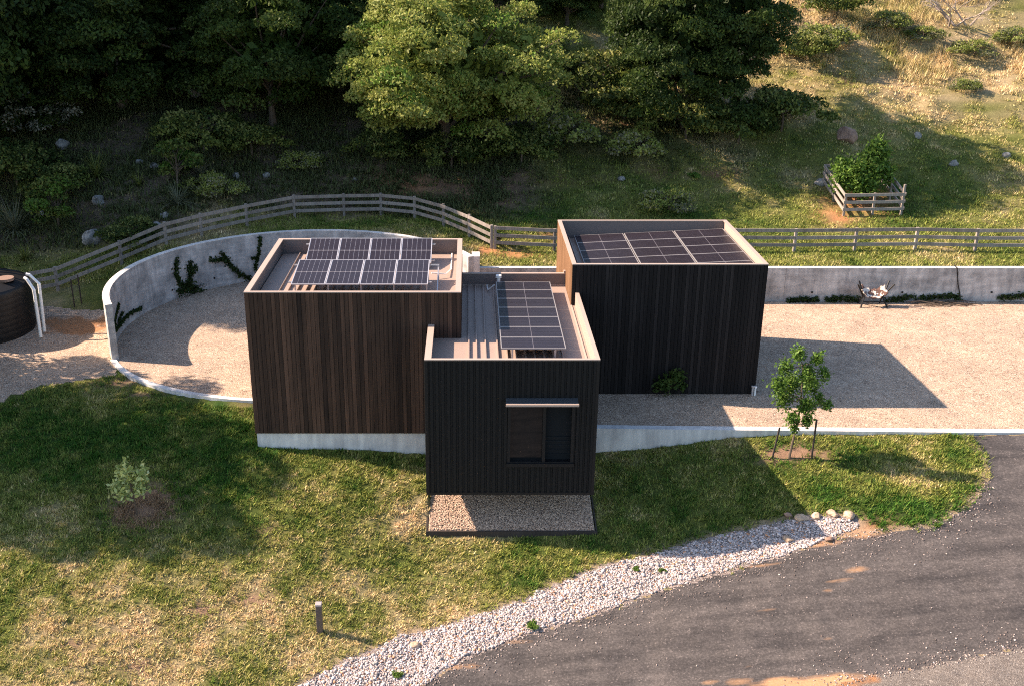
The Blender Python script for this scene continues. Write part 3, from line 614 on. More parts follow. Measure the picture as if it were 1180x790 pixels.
MB().box(BX0 + .02, BX1 - .02, BY0 + .05, YA, BB - .006, BB + .03).build('soffit', M['trim'], hB)
p = MB(); q = MB()
p.box(BX0 + .05, BX1 - .05, BY0 + .004, BY0 + .066, DZ - .06, BT - .03); MB().box(BX1 - .10, BX1 - .004, BY0 + .1, CY0 - .02, DZ - .06, BT - .03).build('parapet', M['coping'], hB); p.box(BX0 + .004, BX0 + .12, BY0 + .1, YA, DZ - .06, BT - .03); MB().box(-.24, BXI, BYB - .1, BYB, DZ - .06, BT - .03).build('parapet', M['upstand_shaded'], hB)  # right face coloured pale as sunlit, the rest in the shade-darkened metal
p.build('parapet', M['upstand_shaded'], hB)
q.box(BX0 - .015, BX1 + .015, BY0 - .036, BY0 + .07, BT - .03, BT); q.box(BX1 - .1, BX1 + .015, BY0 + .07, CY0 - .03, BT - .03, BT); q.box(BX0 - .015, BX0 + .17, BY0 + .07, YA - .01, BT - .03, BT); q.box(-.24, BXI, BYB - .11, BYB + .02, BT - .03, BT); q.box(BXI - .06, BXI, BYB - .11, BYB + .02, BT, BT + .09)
q.build('coping', M['coping'], hB)
d = MB(); d.box(BX0 + .12, BX1 - .1, BY0 + .1, YA, DZ - .06, DZ); d.box(-.24, BX1 - .1, YA, CY0 - .02, DZ - .06, DZ); d.box(-.24, BXI, CY0 - .02, BYB - .1, DZ - .06, DZ)
rf = d.build('roof', M['roof'], hB)
r = MB()
for k, xx in enumerate([-.02, .20, .46, .80, 1.06, 1.32, 1.58, 1.84, 2.10, 2.36]): r.box(xx - .018, xx + .018, BY0 + .14, BYB - .15 if xx > -.1 else YA, DZ + .001, DZ + .075)
r.build('rib', M['roof'], rf, off=hB.location)
f = MB(); f.box(-.24, BXI, BYB - .13, BYB - .1, DZ, DZ + .05); f.box(2.62, 2.66, BY0 + .12, BYB - .13, DZ + .001, DZ + .03); f.box(3.26, 3.30, BY0 + .12, CY0 - .04, DZ + .001, DZ + .03)
f.build('flashing', M['coping'], rf, off=hB.location)
MB().tube([(.98, 33.05, DZ), (.98, 33.05, DZ + .42)], .06, 10).build('vent_pipe', M['white'], hB); MB().tube([(.98, 33.05, DZ + .42), (.98, 33.05, DZ + .5)], .10, 10).build('vent_cap', M['white'], hB)
# window
wr = MB(); fw = .08; yo = BY0 + .10
MBw = MB()
for a in ((WX0, WX0 + fw, WZ0, WZ1), (WX1 - fw, WX1, WZ0, WZ1), (WX0 + fw, WX1 - fw, WZ1 - fw, WZ1), (WX0 + fw, WX1 - fw, WZ0, WZ0 + fw), (2.02, 2.10, WZ0 + fw, WZ1 - fw)): MBw.box(a[0], a[1], BY0 - .045, yo + .08, a[2], a[3])
win = MBw.build('window', M['trim'], hB)
MB().box(WX0 + fw, 2.02, yo, yo + .012, WZ0 + fw, WZ1 - fw).build('pane', M['glass'], win, off=hB.location)
M['screen'] = flat('dark insect screen', (.010, .012, .014), .8, 0, .2, 20., .1)
sc = MB(); sc.box(2.10, WX1 - fw, yo + .03, yo + .042, WZ0 + fw, WZ1 - fw); sc.build('screen', M['screen'], win, off=hB.location)
sl = MB()
for k in range(5): z = WZ0 + fw + .16 + k * .13; sl.box(2.10, WX1 - fw, yo + .012, yo + .028, z, z + .03)
sl.build('louvre', flat('dark blue slats', (.009, .012, .015), .6, spec=.1), win, off=hB.location)
MB().box(WX0 - .02, WX1 + .02, BY0 - .10, BY0 - .046, WZ0 - .05, WZ0 + .05).build('sill', M['trim'], win, off=hB.location)
hd = MB(); hd.add([(WX0 - .06, BY0 - .02, WZ1 + .09), (WX1 + .06, BY0 - .02, WZ1 + .09), (WX1 + .06, BY0 - .28, WZ1 + .03), (WX0 - .06, BY0 - .28, WZ1 + .03), (WX0 - .06, BY0 - .02, WZ1 + .06), (WX1 + .06, BY0 - .02, WZ1 + .06), (WX1 + .06, BY0 - .28, WZ1 + .0), (WX0 - .06, BY0 - .28, WZ1 + .0)],
       [(3, 2, 1, 0), (4, 5, 6, 7), (2, 3, 7, 6), (0, 3, 7, 4), (1, 2, 6, 5), (0, 1, 5, 4)]); awn = hd.build('awning', flat('blue grey hood', (.030, .036, .042), .5), hB)
MB().box(WX0 - .065, WX1 + .065, BY0 - .385, BY0 - .28, WZ1 - .012, WZ1 + .045).build('lip', M['coping'], awn, off=hB.location)
for xx in (-.3, 2.7):
    MB().box(xx, xx + .15, 28.0, 28.15, -1.3, BB).build('post', M['trim'], hB)

# solar panels and their racks
GA, GB, GC = 'solar panels on the brown timber block', 'solar panels on the black steel block', 'solar panels on the black timber block'
for row, (y0, z0, y1, z1) in enumerate(((29.5, 4.42, 31.28, 4.66), (32.3, 4.26, 33.75, 4.70))):
    for i in range(4):
        panel('solar panel on the brown block, %s from the left in the %s row' % (ORD[i], ('front', 'rear')[row]), GA, (-5.38 + i * 1.035, y0, z0), (1, 0, 0), (0, y1 - y0, z1 - z0), 1.02, math.hypot(y1 - y0, z1 - z0))
for i in range(7):
    panel('solar panel lying sideways on the black steel block, %s row from the window side' % ORD[i], GB, (.88 + 1.81, 26.62 + i * .878, DZ + .36), (0, 1, 0), (-1, 0, 0), .865, 1.81, 'darkgrid')
for i in range(3):
    for k in range(5):
        xa = 3.86 + i * 1.84; za = 3.97 + (xa - 3.86) * .048
        panel('solar panel on the black timber block, %s column, %s row back' % (ORD[i], ORD[k]), GC, (xa + 1.80, 31.62 + k * 1.045, za + 1.8 * .048), (0, 1, 0), (-1, 0, -.048), 1.035, 1.80, 'darkgrid')
rk = thing('mounting_rack', 'aluminium legs and rails carrying two panel rows on the brown block', 'panel rack', (-3.3, 29.5, AT - .5))
dz = AT - .5
for (yy, zz) in ((29.75, 4.40), (31.0, 4.57), (32.55, 4.26), (33.5, 4.55)):
    MB().obox((-5.5, yy, zz), (-.95 if yy > 30.5 and yy < 31.5 else -1.15, yy, zz), .04, .04).build('rail', M['alu'], rk)
    for k in range(5): xx = -5.3 + k * 1.0; MB().obox((xx, yy, dz), (xx, yy, zz - .02), .04, .04).build('leg', M['alu'], rk)
MB().obox((-.98, 31.0, dz), (-.98, 31.0, 4.57), .05, .05).build('leg', M['alu'], rk)
MB().obox((-.98, 29.75, dz + .03), (-.98, 31.0, 4.5), .03, .03).build('brace', M['alu'], rk)
MB().tube([(-1.2, 31.25, dz + .2), (-.75, 31.4, dz + .12), (-.6, 32.2, dz + .03), (-.6, 34.1, dz + .03)], .022, 7).build('conduit', M['white'], rk)
rk = thing('mounting_rack', 'aluminium legs and rails carrying the single panel column on the steel block', 'panel rack', (1.8, 26.6, DZ))
for xx in (1.2, 2.4):
    MB().obox((xx, 26.66, DZ + .30), (xx, 32.7, DZ + .30), .04, .05).build('rail', M['alu'], rk)
    for yy in (26.75, 28.7, 30.6, 32.5): MB().obox((xx, yy, DZ), (xx, yy, DZ + .28), .05, .05).build('leg', M['alu'], rk)
MB().tube([(.84, 32.6, DZ + .3), (.62, 32.7, DZ + .1), (.6, 33.2, DZ + .03), (.6, 33.42, DZ + .03)], .022, 7).build('conduit', M['white'], rk)
rk = thing('mounting_rack', 'low rails carrying the sloping panel field on the black timber block', 'panel rack', (6.5, 31.6, CT - .66))
for k in range(6):
    xx = 4.2 + k * .95; zz = 3.90 + (xx - 3.86) * .048
    MB().obox((xx, 31.65, zz), (xx, 36.8, zz), .04, .04).build('rail', M['alu'], rk)
    for yy in (31.8, 34.2, 36.6): MB().obox((xx, yy, CT - .66), (xx, yy, zz - .02), .04, .04).build('leg', M['alu'], rk)

# timber edging of the gravel bed
eg = thing('garden_edging', 'dark timber boards retaining the sloping gravel bed below the steel block', 'edging', (1.2, 25.4, -1.8))
MB().box(-1.24, 3.64, 25.36, 25.41, -2.05, -1.62, .3).build('board', M['edging'], eg)
for xx in (-1.24, 3.60): MB().add([(xx, 25.41, -2.05), (xx + .04, 25.41, -2.05), (xx + .04, 28.3, -1.3), (xx, 28.3, -1.3), (xx, 25.41, -1.645), (xx + .04, 25.41, -1.645), (xx + .04, 28.3, bed_z(28.3) + .0), (xx, 28.3, bed_z(28.3) + .0)],
    [(3, 2, 1, 0), (4, 5, 6, 7), (0, 1, 5, 4), (1, 2, 6, 5), (2, 3, 7, 6), (3, 0, 4, 7)], .3).build('board', M['edging'], eg)

# ------------------------------------------------------------------ concrete walls and kerbs
def swept(mb, pts, t, z0, z1):
    V = []; n = len(pts)
    for i, p in enumerate(pts):
        a = Vector(pts[max(i - 1, 0)]); b = Vector(pts[min(i + 1, n - 1)]); d = (b - a).normalized(); s = Vector((-d.y, d.x)) * t / 2; p = Vector(p)
        zz0 = z0[i] if isinstance(z0, list) else z0; zz1 = z1[i] if isinstance(z1, list) else z1
        V += [(p.x - s.x, p.y - s.y, zz0), (p.x + s.x, p.y + s.y, zz0), (p.x + s.x, p.y + s.y, zz1), (p.x - s.x, p.y - s.y, zz1)]
    F = [(0, 1, 2, 3), (4 * n - 1, 4 * n - 2, 4 * n - 3, 4 * n - 4)]
    for i in range(n - 1):
        o = 4 * i
        for k in range(4): F.append((o + k, o + (k + 1) % 4, o + 4 + (k + 1) % 4, o + 4 + k)[::-1])
    return mb.add(V, F)
rw = thing('retaining_wall', 'curved weathered concrete retaining wall around the left of the gravel court', 'wall', (*arc(R(120)), 0))
swept(MB(), arcpts, .24, -.4, 2.08).build('wall', M['conc'], rw)
swept(MB(), arcpts, .25, 2.081, 2.105).build('cap', M['concsmooth'], rw)
def weep(parent, x, y, z, nx_, ny_):
    MB().tube([(x, y, z), (x + nx_ * .02, y + ny_ * .02, z)], .045, 8).build('weep_hole', M['black'], parent)
for a in (172, 150, 132): weep(rw, *arc(R(a), WR - .118), .45, -math.cos(R(a)), -math.sin(R(a)))
rw2 = thing('retaining_wall', 'straight board-marked concrete retaining wall along the back of the gravel court', 'wall', (15, 41.12, 0))
MB().box(.42, 45, 41.0, 41.24, -.4, 1.455).build('wall', M['conc'], rw2)
MB().box(.42, 45, 40.993, 41.247, 1.456, 1.48).build('cap', M['concsmooth'], rw2)
MB().box(.1, .42, 40.6, 41.3, -.4, 2.09).build('pillar', M['concsmooth'], rw2)
for u in (936, 1040, 1143): x_ = at_y(u, 334, 41)[0]; weep(rw2, x_, 40.985, .42, 0, -1)
for k in range(4):
    x_ = 6.0 + k * 7.2
    MB().box(x_ - .004, x_ + .004, 40.992, 40.999, 0, 1.45).build('joint', M['trim2'], rw2)
kb = swept(MB(), [p for p in curbpts], .2, -.3, .05).build('kerb', M['concsmooth']); tag(kb, 'thin pale curved kerb between the gravel court and the left lawn', 'kerb')
ke = MB(); ex = [3.52, 6, 9, 12, 15, 20, 45]; ey = [28.80, 28.72, 28.65, 28.58, 28.5, 28.48, 28.4]
ek = swept(ke, list(zip(ex, ey)), .26, -1.4, .035).build('retaining_edge', M['concsmooth']); tag(ek, 'long low pale concrete edge holding the gravel above the right lawn', 'kerb')

# ------------------------------------------------------------------ fences
def fence(name, label, posts, hs, rails=(.95, .62, .30), rw_=.15, pw=.12):
    """posts: list of (x, y); hs: post height"""
    zz = [Hs(x, y) for x, y in posts]; root = thing(name, label, 'fence', (posts[len(posts) // 2][0], posts[len(posts) // 2][1], zz[len(posts) // 2]))
    for i, ((x, y), z) in enumerate(zip(posts, zz)):
        MB().box(x - pw / 2, x + pw / 2, y - pw / 2, y + pw / 2, z - .3, z + hs, random.random()).build('post', M['greywood'], root, bevel=.008)
    for i in range(len(posts) - 1):
        for r_ in rails:
            a = Vector((*posts[i], zz[i] + r_)); b = Vector((*posts[i + 1], zz[i + 1] + r_)); d = (b - a).normalized(); o = Vector((d.y, -d.x, 0)) * .068
            MB().obox(a + o + d * .004, b + o - d * .004, .035, rw_, random.random()).build('rail', M['greywood'], root)
    return root
fp = [(-21.5, 39.7), (-19.3, 40.5), (-17.3, 41.1), (-14.9, 42.3), (-13.2, 43.3), (-11.9, 44.3), (-10.2, 45.9), (-8.2, 47.1), (-5.94, 47.65), (-4.2, 47.75), (-2.58, 47.3), (-1.2, 46.0), (-.02, 44.6), (.97, 43.55)]
fence('rail_fence', 'curved three-rail timber fence bending round behind the curved wall', fp, 1.05)
fp = [(1.12, 43.5), (3.72, 43.5)] + [(6.3 + 2.64 * k, 43.45) for k in range(12)]
fence('rail_fence', 'straight three-rail timber fence running right behind the black timber block', fp, 1.02)
# tree pen on the hill
c0 = hit(972, 249); c1 = hit(1036, 246); zc = c0[2]; wpen = c1[0] - c0[0]
pen = [(c0[0], c0[1]), (c1[0], c0[1] + .05), (c1[0] - .1, c0[1] + 2.9), (c0[0] - .1, c0[1] + 2.9)]
pr = thing('tree_guard', 'square silvery rail pen around the bushy green tree on the hillside', 'tree guard', (c0[0] + wpen / 2, c0[1] + 1.4, zc))
for k in range(4):
    a, b = pen[k], pen[(k + 1) % 4]; za, zb = Hs(*a), Hs(*b)
    if k > 1: pass
    zt = zc + 1.12 + (.25 if False else 0)
    for j, (px_, py_) in enumerate((a, ((a[0] + b[0]) / 2, (a[1] + b[1]) / 2))):
        zq = Hs(px_, py_); MB().box(px_ - .045, px_ + .045, py_ - .045, py_ + .045, zq - .3, max(za, zb) * .5 + zq * .5 + 1.05, .6).build('post', M['greywood'], pr)
    dvec = (Vector((*b, 0)) - Vector((*a, 0))).normalized(); off = Vector((dvec.y, -dvec.x, 0)) * .062
    for h_ in (1.0, .66, .32):
        MB().obox(Vector((*a, za + h_)) + off - dvec * .1, Vector((*b, zb + h_)) + off + dvec * .02, .045, .14, .9).build('rail', M['greywood'], pr)

# ------------------------------------------------------------------ foliage
def leaf_arrays(C, size, col_, nrm=None, flat_=.5):
    """diamond leaves at centres C"""
    k = len(C); a = rng.normal(size=(k, 3)); a /= np.linalg.norm(a, axis=1)[:, None]
    n = rng.normal(size=(k, 3)); n /= np.linalg.norm(n, axis=1)[:, None]
    if nrm is not None: n = n * (1 - flat_) + nrm * flat_
    t = np.cross(n, a); t /= np.linalg.norm(t, axis=1)[:, None] + 1e-9; s = np.cross(t, n); s /= np.linalg.norm(s, axis=1)[:, None] + 1e-9
    sz = size * rng.uniform(.6, 1.35, k); t = t * (sz * .5)[:, None]; s = s * (sz * .28)[:, None]
    V = np.empty((k * 4, 3)); V[0::4] = C - t; V[1::4] = C + s; V[2::4] = C + t; V[3::4] = C - s
    return V, col_
PAL = {'mid': ((.026, .050, .012), (.062, .098, .022), (.115, .15, .042)), 'gold': ((.095, .135, .026), (.215, .255, .060), (.34, .35, .12)), 'olive': ((.050, .078, .016), (.135, .165, .040), (.24, .245, .085)), 'deep': ((.018, .034, .011), (.038, .062, .017), (.08, .10, .028)), 'fresh': ((.05, .10, .016), (.10, .18, .030), (.17, .24, .06)), 'grey': ((.08, .09, .055), (.16, .165, .10), (.24, .23, .16)), 'pale': ((.16, .22, .06), (.40, .46, .17), (.62, .64, .36)), 'bloom': ((.03, .045, .02), (.06, .07, .04), (.55, .52, .46))}  # pale: the lawn shrub's pale leaves, colour raised in place of sunlight
def palcol(pal, t):
    a, b, c = (np.array(q) for q in PAL[pal]); t = np.clip(t, 0, 1)[:, None]
    return np.where(t < .5, a + (b - a) * t * 2, b + (c - b) * (t * 2 - 1))
def crown_mesh(name, rad, height, base, nblob, nleaf, size, pal, seed, blobr=(.16, .30), shape=1., pals=None, inner=False):
    rs = np.random.default_rng(seed); V = []; Cc = []; B = []
    cz = base + (height - base) / 2; hz = (height - base) / 2
    for i in range(nblob):
        th = rs.uniform(0, 6.283); u = rs.uniform(-.85, 1.); rr = rs.uniform(.55, .95) ** .7
        w = math.sqrt(max(0., 1 - u * u)) ** shape
        lob = 1 + .22 * math.sin(3 * th + seed) + .12 * math.sin(5 * th + seed * 2.)
        c = np.array([math.cos(th) * w * rad * rr * lob, math.sin(th) * w * rad * rr * lob, cz + u * hz * rr]); B.append(c)
        br = rad * rs.uniform(*blobr); k = int(nleaf / nblob * rs.uniform(.6, 1.4))
        d = rs.normal(size=(k, 3)); d /= np.linalg.norm(d, axis=1)[:, None]; d[:, 2] = np.abs(d[:, 2]) * .9 - .25
        q = rs.uniform(.5, 1., k) ** .5; P = c + d * (br * q)[:, None] * np.array([1, 1, .72]) + rs.normal(0, br * .08, (k, 3))
        t = rs.normal(.5, .17, k) + rs.normal(0, .13); pl_ = pals or [pal]; own = rs.integers(len(pl_)); pick = np.where(rs.random(k) < .55, own, rs.integers(0, len(pl_), k)); lc = np.zeros((k, 3))
        for ip, pp in enumerate(pl_): lc = np.where((pick == ip)[:, None], palcol(pp, t), lc)
        v, cc = leaf_arrays(P, size, lc, d, .45); V.append(v); Cc.append(cc)
    if inner:  # oversized dark leaves added inside the crown to block light
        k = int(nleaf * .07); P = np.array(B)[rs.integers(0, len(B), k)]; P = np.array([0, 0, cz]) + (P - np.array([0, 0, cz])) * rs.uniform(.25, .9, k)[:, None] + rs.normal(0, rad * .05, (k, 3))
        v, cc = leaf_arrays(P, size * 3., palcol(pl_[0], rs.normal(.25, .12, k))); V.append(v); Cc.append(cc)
    V = np.concatenate(V); Cc = np.concatenate(Cc)
    return npmesh(name, V, np.arange(len(V)), 4, {'tint': ('FACE', 'FLOAT_COLOR', Cc)}, M['leaf']), B
def trunk_mesh(name, B, rad, height, base, r0, seed, nl=16, lean=0.):
    rs = random.Random(seed); mb = MB(); base = max(base, .8); top = base + (height - base) * .55
    pts = [(0, 0, -.5), (.03, .02, base * .5), (lean * .5, .05, base), (lean, 0, top)]; mb.tube(pts, [r0 * 1.25, r0, r0 * .8, r0 * .35], 8)
    for c in rs.sample(B, min(nl, len(B))):
        z0 = base * rs.uniform(.6, 1.) + (top - base) * rs.uniform(0, .6); s = Vector((lean * .6, .02, z0)); e = Vector(c); m = s.lerp(e, .5) + Vector((rs.uniform(-.1, .1), rs.uniform(-.1, .1), .12)) * rad * .5
        mb.tube([s, m, e], [r0 * .42, r0 * .26, r0 * .08], 5)
    me = bpy.data.meshes.new(name); me.from_pydata(mb.v, [], mb.f); a = me.attributes.new('board', 'FLOAT', 'FACE'); a.data.foreach_set('value', np.array(mb.b, np.float32)); me.materials.append(M['bark']); return me
KINDS = {}
def kind(key, rad, height, base, nblob, nleaf, size, pal, r0, seed, **kw):
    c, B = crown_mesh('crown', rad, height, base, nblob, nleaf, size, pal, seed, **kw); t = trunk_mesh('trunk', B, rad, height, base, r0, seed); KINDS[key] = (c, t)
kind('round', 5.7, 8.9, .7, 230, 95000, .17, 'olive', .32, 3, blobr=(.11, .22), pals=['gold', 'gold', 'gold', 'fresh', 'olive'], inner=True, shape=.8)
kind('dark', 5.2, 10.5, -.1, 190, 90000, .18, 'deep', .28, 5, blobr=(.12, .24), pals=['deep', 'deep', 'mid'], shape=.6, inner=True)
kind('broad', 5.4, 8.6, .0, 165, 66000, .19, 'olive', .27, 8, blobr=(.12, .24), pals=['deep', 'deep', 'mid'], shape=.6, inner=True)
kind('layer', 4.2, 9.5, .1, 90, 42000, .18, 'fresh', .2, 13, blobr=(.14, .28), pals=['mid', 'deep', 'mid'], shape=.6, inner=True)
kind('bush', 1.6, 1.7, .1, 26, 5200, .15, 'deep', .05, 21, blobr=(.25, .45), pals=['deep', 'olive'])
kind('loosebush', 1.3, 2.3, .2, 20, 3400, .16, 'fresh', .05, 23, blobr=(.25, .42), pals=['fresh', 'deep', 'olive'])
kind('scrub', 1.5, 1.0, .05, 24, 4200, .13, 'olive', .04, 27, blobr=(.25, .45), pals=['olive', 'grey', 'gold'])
def tree(name, label, key, p, sc=1., rz=0., cat='tree', group=None, zs_=1.):
    r = thing(name, label, cat, p, group, rz, sc); r.scale = (sc, sc, sc * zs_)
    link('trunk' if cat == 'tree' else 'stem', KINDS[key][1], r); link('crown' if cat == 'tree' else 'foliage', KINDS[key][0], r); return r
def gp(x, y): return (x, y, Hs(x, y))
def gu(u, v): p = hit(u, v); return tuple(p)
GT = 'trees on the wooded hill'
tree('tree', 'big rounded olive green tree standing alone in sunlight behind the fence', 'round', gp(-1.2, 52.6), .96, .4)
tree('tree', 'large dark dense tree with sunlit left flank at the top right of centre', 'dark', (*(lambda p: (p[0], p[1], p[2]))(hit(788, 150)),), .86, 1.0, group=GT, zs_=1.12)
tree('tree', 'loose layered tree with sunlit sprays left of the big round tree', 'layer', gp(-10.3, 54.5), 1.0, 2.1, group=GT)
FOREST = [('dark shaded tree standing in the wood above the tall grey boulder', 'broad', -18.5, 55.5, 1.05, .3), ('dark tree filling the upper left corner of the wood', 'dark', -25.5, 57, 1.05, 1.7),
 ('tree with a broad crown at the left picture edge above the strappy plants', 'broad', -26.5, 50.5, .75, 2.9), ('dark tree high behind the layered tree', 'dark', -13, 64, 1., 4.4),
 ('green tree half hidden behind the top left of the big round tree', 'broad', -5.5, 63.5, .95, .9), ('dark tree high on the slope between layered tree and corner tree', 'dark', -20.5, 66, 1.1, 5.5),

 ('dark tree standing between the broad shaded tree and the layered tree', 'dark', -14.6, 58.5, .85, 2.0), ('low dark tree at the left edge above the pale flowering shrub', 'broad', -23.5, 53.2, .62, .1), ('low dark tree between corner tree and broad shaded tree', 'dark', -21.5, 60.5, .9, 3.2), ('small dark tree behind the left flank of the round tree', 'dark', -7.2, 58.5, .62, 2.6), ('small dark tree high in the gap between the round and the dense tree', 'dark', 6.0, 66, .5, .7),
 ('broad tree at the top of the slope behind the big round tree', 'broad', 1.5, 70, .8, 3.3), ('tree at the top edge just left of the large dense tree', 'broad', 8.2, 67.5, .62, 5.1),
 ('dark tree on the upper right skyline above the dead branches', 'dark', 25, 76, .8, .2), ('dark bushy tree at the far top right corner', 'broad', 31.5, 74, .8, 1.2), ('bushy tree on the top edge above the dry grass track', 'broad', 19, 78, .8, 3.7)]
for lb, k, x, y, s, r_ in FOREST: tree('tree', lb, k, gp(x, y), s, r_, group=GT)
# shade trees that stand beside the lawn and the wood on the left, outside the picture
for lb, k, x, y, s, r_ in [('broad tree left of the lawn that shades the grass', 'dark', -22.3, 30.2, .92, .6), ('dark tree left of the wood in line with the fence', 'dark', -30.5, 49, 1.6, 3.1), ('broad tree farther left on the wooded slope', 'broad', -34, 56, 2.0, 4.0), ('dark tree high to the left on the wooded slope', 'dark', -34, 64, 1.7, 5.0), ('dark tree farthest left and highest on the slope', 'dark', -38, 72, 1.6, 2.4)]:
    tree('tree', lb, k, gp(x, y), s, r_, group='shade trees beyond the left edge', zs_=1.1)
GS = 'bushes under the trees'
for i, (u, v, key, s, lb) in enumerate([(20, 215, 'bush', 1.25, 'dark bush at the left edge above the strappy plant'), (68, 262, 'loosebush', 1.0, 'green bush between the strappy plant and the lichened boulder'), (62, 225, 'bush', .9, 'low dark bush left of the white capped rock'), (150, 285, 'bush', .75, 'dark bush behind the curved fence beside the grey boulder'), (205, 215, 'loosebush', .95, 'ferny bush right of the upright white rock'),
        (235, 175, 'bush', 1.2, 'dark bush below the tall grey boulder'), (290, 180, 'bush', 1., 'dark bush at the foot of the layered tree'), (250, 225, 'scrub', .9, 'low scrub on the bank above the curved fence'), (345, 195, 'scrub', .8, 'low scrub between the layered and the round tree'), (440, 185, 'bush', .9, 'dark bush under the left side of the round tree'), (520, 195, 'bush', 1.0, 'dark bush under the middle of the round tree'), (600, 190, 'bush', 1.1, 'dark bush under the right side of the round tree'), (655, 165, 'scrub', 1.4, 'grey green scrub right of the round tree'),
        (690, 110, 'bush', 1.5, 'dark scrubby bush between the two big trees'), (720, 140, 'bush', 1.3, 'dark bush left of the dense tree trunk'), (790, 160, 'bush', 1.3, 'dark bush under the dense tree'), (850, 165, 'bush', 1.2, 'dark bush at the right foot of the dense tree'), (900, 150, 'bush', 1.3, 'dark bush where the shade ends right of the dense tree'), (930, 70, 'bush', .9, 'dark green bush on the dry grass right of the dense tree'), (945, 55, 'scrub', 1.2, 'straw coloured scrub on the track right of the dense tree'),
        (1020, 35, 'scrub', 1.0, 'olive scrub mound at the top of the dry slope'), (1062, 48, 'scrub', .8, 'small olive scrub below the dead branches'), (1122, 66, 'scrub', .9, 'low scrub right of the dead branches'), (1168, 52, 'scrub', .9, 'green scrub bush at the top right edge'), (965, 20, 'bush', 1.2, 'green bush at the top edge above the dry track'), (1110, 105, 'scrub', .6, 'low green scrub patch on the dry slope'), (620, 60, 'scrub', 1.2, 'grey scrub on the clearing above the round tree'),
        (575, 283, 'loosebush', .33, 'small rounded green shrub at the corner of the two fences'), (770, 243, 'scrub', .9, 'low dark green ground shrub behind the black timber block'), (735, 180, 'scrub', 1.2, 'low scrub on the shaded slope above the dirt bank')]):
    tree('shrub', lb, key, gu(u, v), s, i * 1.1, 'shrub', GS)
def strappy(label, p, n, L, seed, pal='olive'):
    rs = np.random.default_rng(seed); root = thing('strappy_plant', label, 'tussock', p, 'strappy tussocks on the wooded slope'); V = []; F = []; C = []
    for i in range(n):
        az = rs.uniform(0, 6.28); l = L * rs.uniform(.6, 1.1); e = rs.uniform(.35, 1.25); d = np.array([math.cos(az), math.sin(az)]); sd = np.array([-d[1], d[0], 0]) * .028
        o = len(V); 
        for k in range(5):
            t = k / 4; c = np.array([*(d * l * math.sin(e) * t), l * (math.cos(e) * t * 1.3 - .75 * t * t * math.sin(e))]); w = sd * (1 - t * .9)
            V += [c - w, c + w]
        for k in range(4): F.append((o + 2 * k, o + 2 * k + 1, o + 2 * k + 3, o + 2 * k + 2)); C.append(palcol(pal, np.array([rs.normal(.55, .2)]))[0])
    link('blades', npmesh('blades', np.array(V), np.array(F), 4, {'tint': ('FACE', 'FLOAT_COLOR', np.array(C))}, M['leaf']), root)
for i, (u, v, n_, L_, lb) in enumerate([(18, 268, 150, 1.9, 'large strappy plant with drooping blades at the far left edge'), (112, 205, 130, 1.5, 'strappy tussock among rocks below the dark broad tree'), (205, 238, 120, 1.4, 'strappy tussock just above the curved fence'), (30, 300, 80, .9, 'small strappy tussock behind the water tank'), (232, 205, 90, 1.1, 'strappy tussock right of the ferny bush'), (160, 215, 70, .9, 'small strappy tussock under the upright white rock')]):
    strappy(lb, gu(u, v), n_, L_, i, 'olive' if i % 2 else 'grey')
# pale flowering shrub in the shade, top left
c_, B_ = crown_mesh('foliage', 1.9, 2.6, .3, 34, 3600, .17, 'bloom', 77, blobr=(.2, .35)); o = thing('shrub', 'shrub dotted with small white blooms in the dark wood at upper left', 'shrub', gu(38, 160)); link('foliage', c_, o)

def young_tree(name, label, p, H_, stem_pts, clumps, nleaf, size, pal, r0=.03, cat='tree', group=None):
    root = thing(name, label, cat, p, group); mb = MB(); n_ = len(stem_pts); mb.tube(stem_pts, [r0 * (1 - .6 * i / n_) for i in range(n_)], 7)
    V = []; Cc = []; tot = sum(c[3] ** 2 for c in clumps)
    for cx, cy, cz, cr in clumps:
        s = min(stem_pts[1:], key=lambda q: abs(q[2] - (cz - cr))); mb.tube([s, ((s[0] + cx) / 2, (s[1] + cy) / 2, (s[2] + cz) / 2 - .05), (cx, cy, cz)], [r0 * .5, r0 * .35, r0 * .15], 5)
        k = int(nleaf * cr ** 2 / tot); d = rng.normal(size=(k, 3)); d /= np.linalg.norm(d, axis=1)[:, None]; P = np.array([cx, cy, cz]) + rng.normal(size=(k, 3)) * cr * np.array([.44, .44, .55])
        v, cc = leaf_arrays(P, size, palcol(pal, rng.normal(.5, .2, k)), d, .3); V.append(v); Cc.append(cc)
    me = npmesh('crown', np.concatenate(V), np.arange(sum(map(len, V))), 4, {'tint': ('FACE', 'FLOAT_COLOR', np.concatenate(Cc))}, M['leaf'])
    mb.build('trunk' if cat == 'tree' else 'stem', M['bark'], root, off=(0, 0, 0)); link('crown' if cat == 'tree' else 'foliage', me, root); return root
p = hit(909, 527)
pxm = 1182 / (p[1] * .9346 + (CAMZ - p[2]) * .3556)      # pixels per metre there
def rel(u, v): return ((u - 909) / pxm, 0, (527 - v) / pxm / .93)
cl = []
rs = random.Random(4)
for (u, v, r_) in [(903, 408, .26), (925, 412, .24), (890, 425, .28), (915, 430, .34), (935, 428, .22), (884, 445, .30), (905, 450, .38), (928, 448, .32), (895, 465, .32), (920, 465, .34), (938, 460, .18), (905, 480, .26), (922, 482, .22), (944, 463, .2), (908, 492, .16), (946, 470, .16)]:
    q_ = rel(908 + (u - 908) * .9, v - 3); cl.append((q_[0], rs.uniform(-.4, .4), q_[2], r_ * .82))
young_tree('young_tree', 'slender young tree between two dark stakes on the right lawn', p, 3., [(0, 0, -.1), (.05, 0, .5), rel(914, 488), rel(915, 460), rel(912, 420)], cl, 5200, .10, 'fresh', .04)
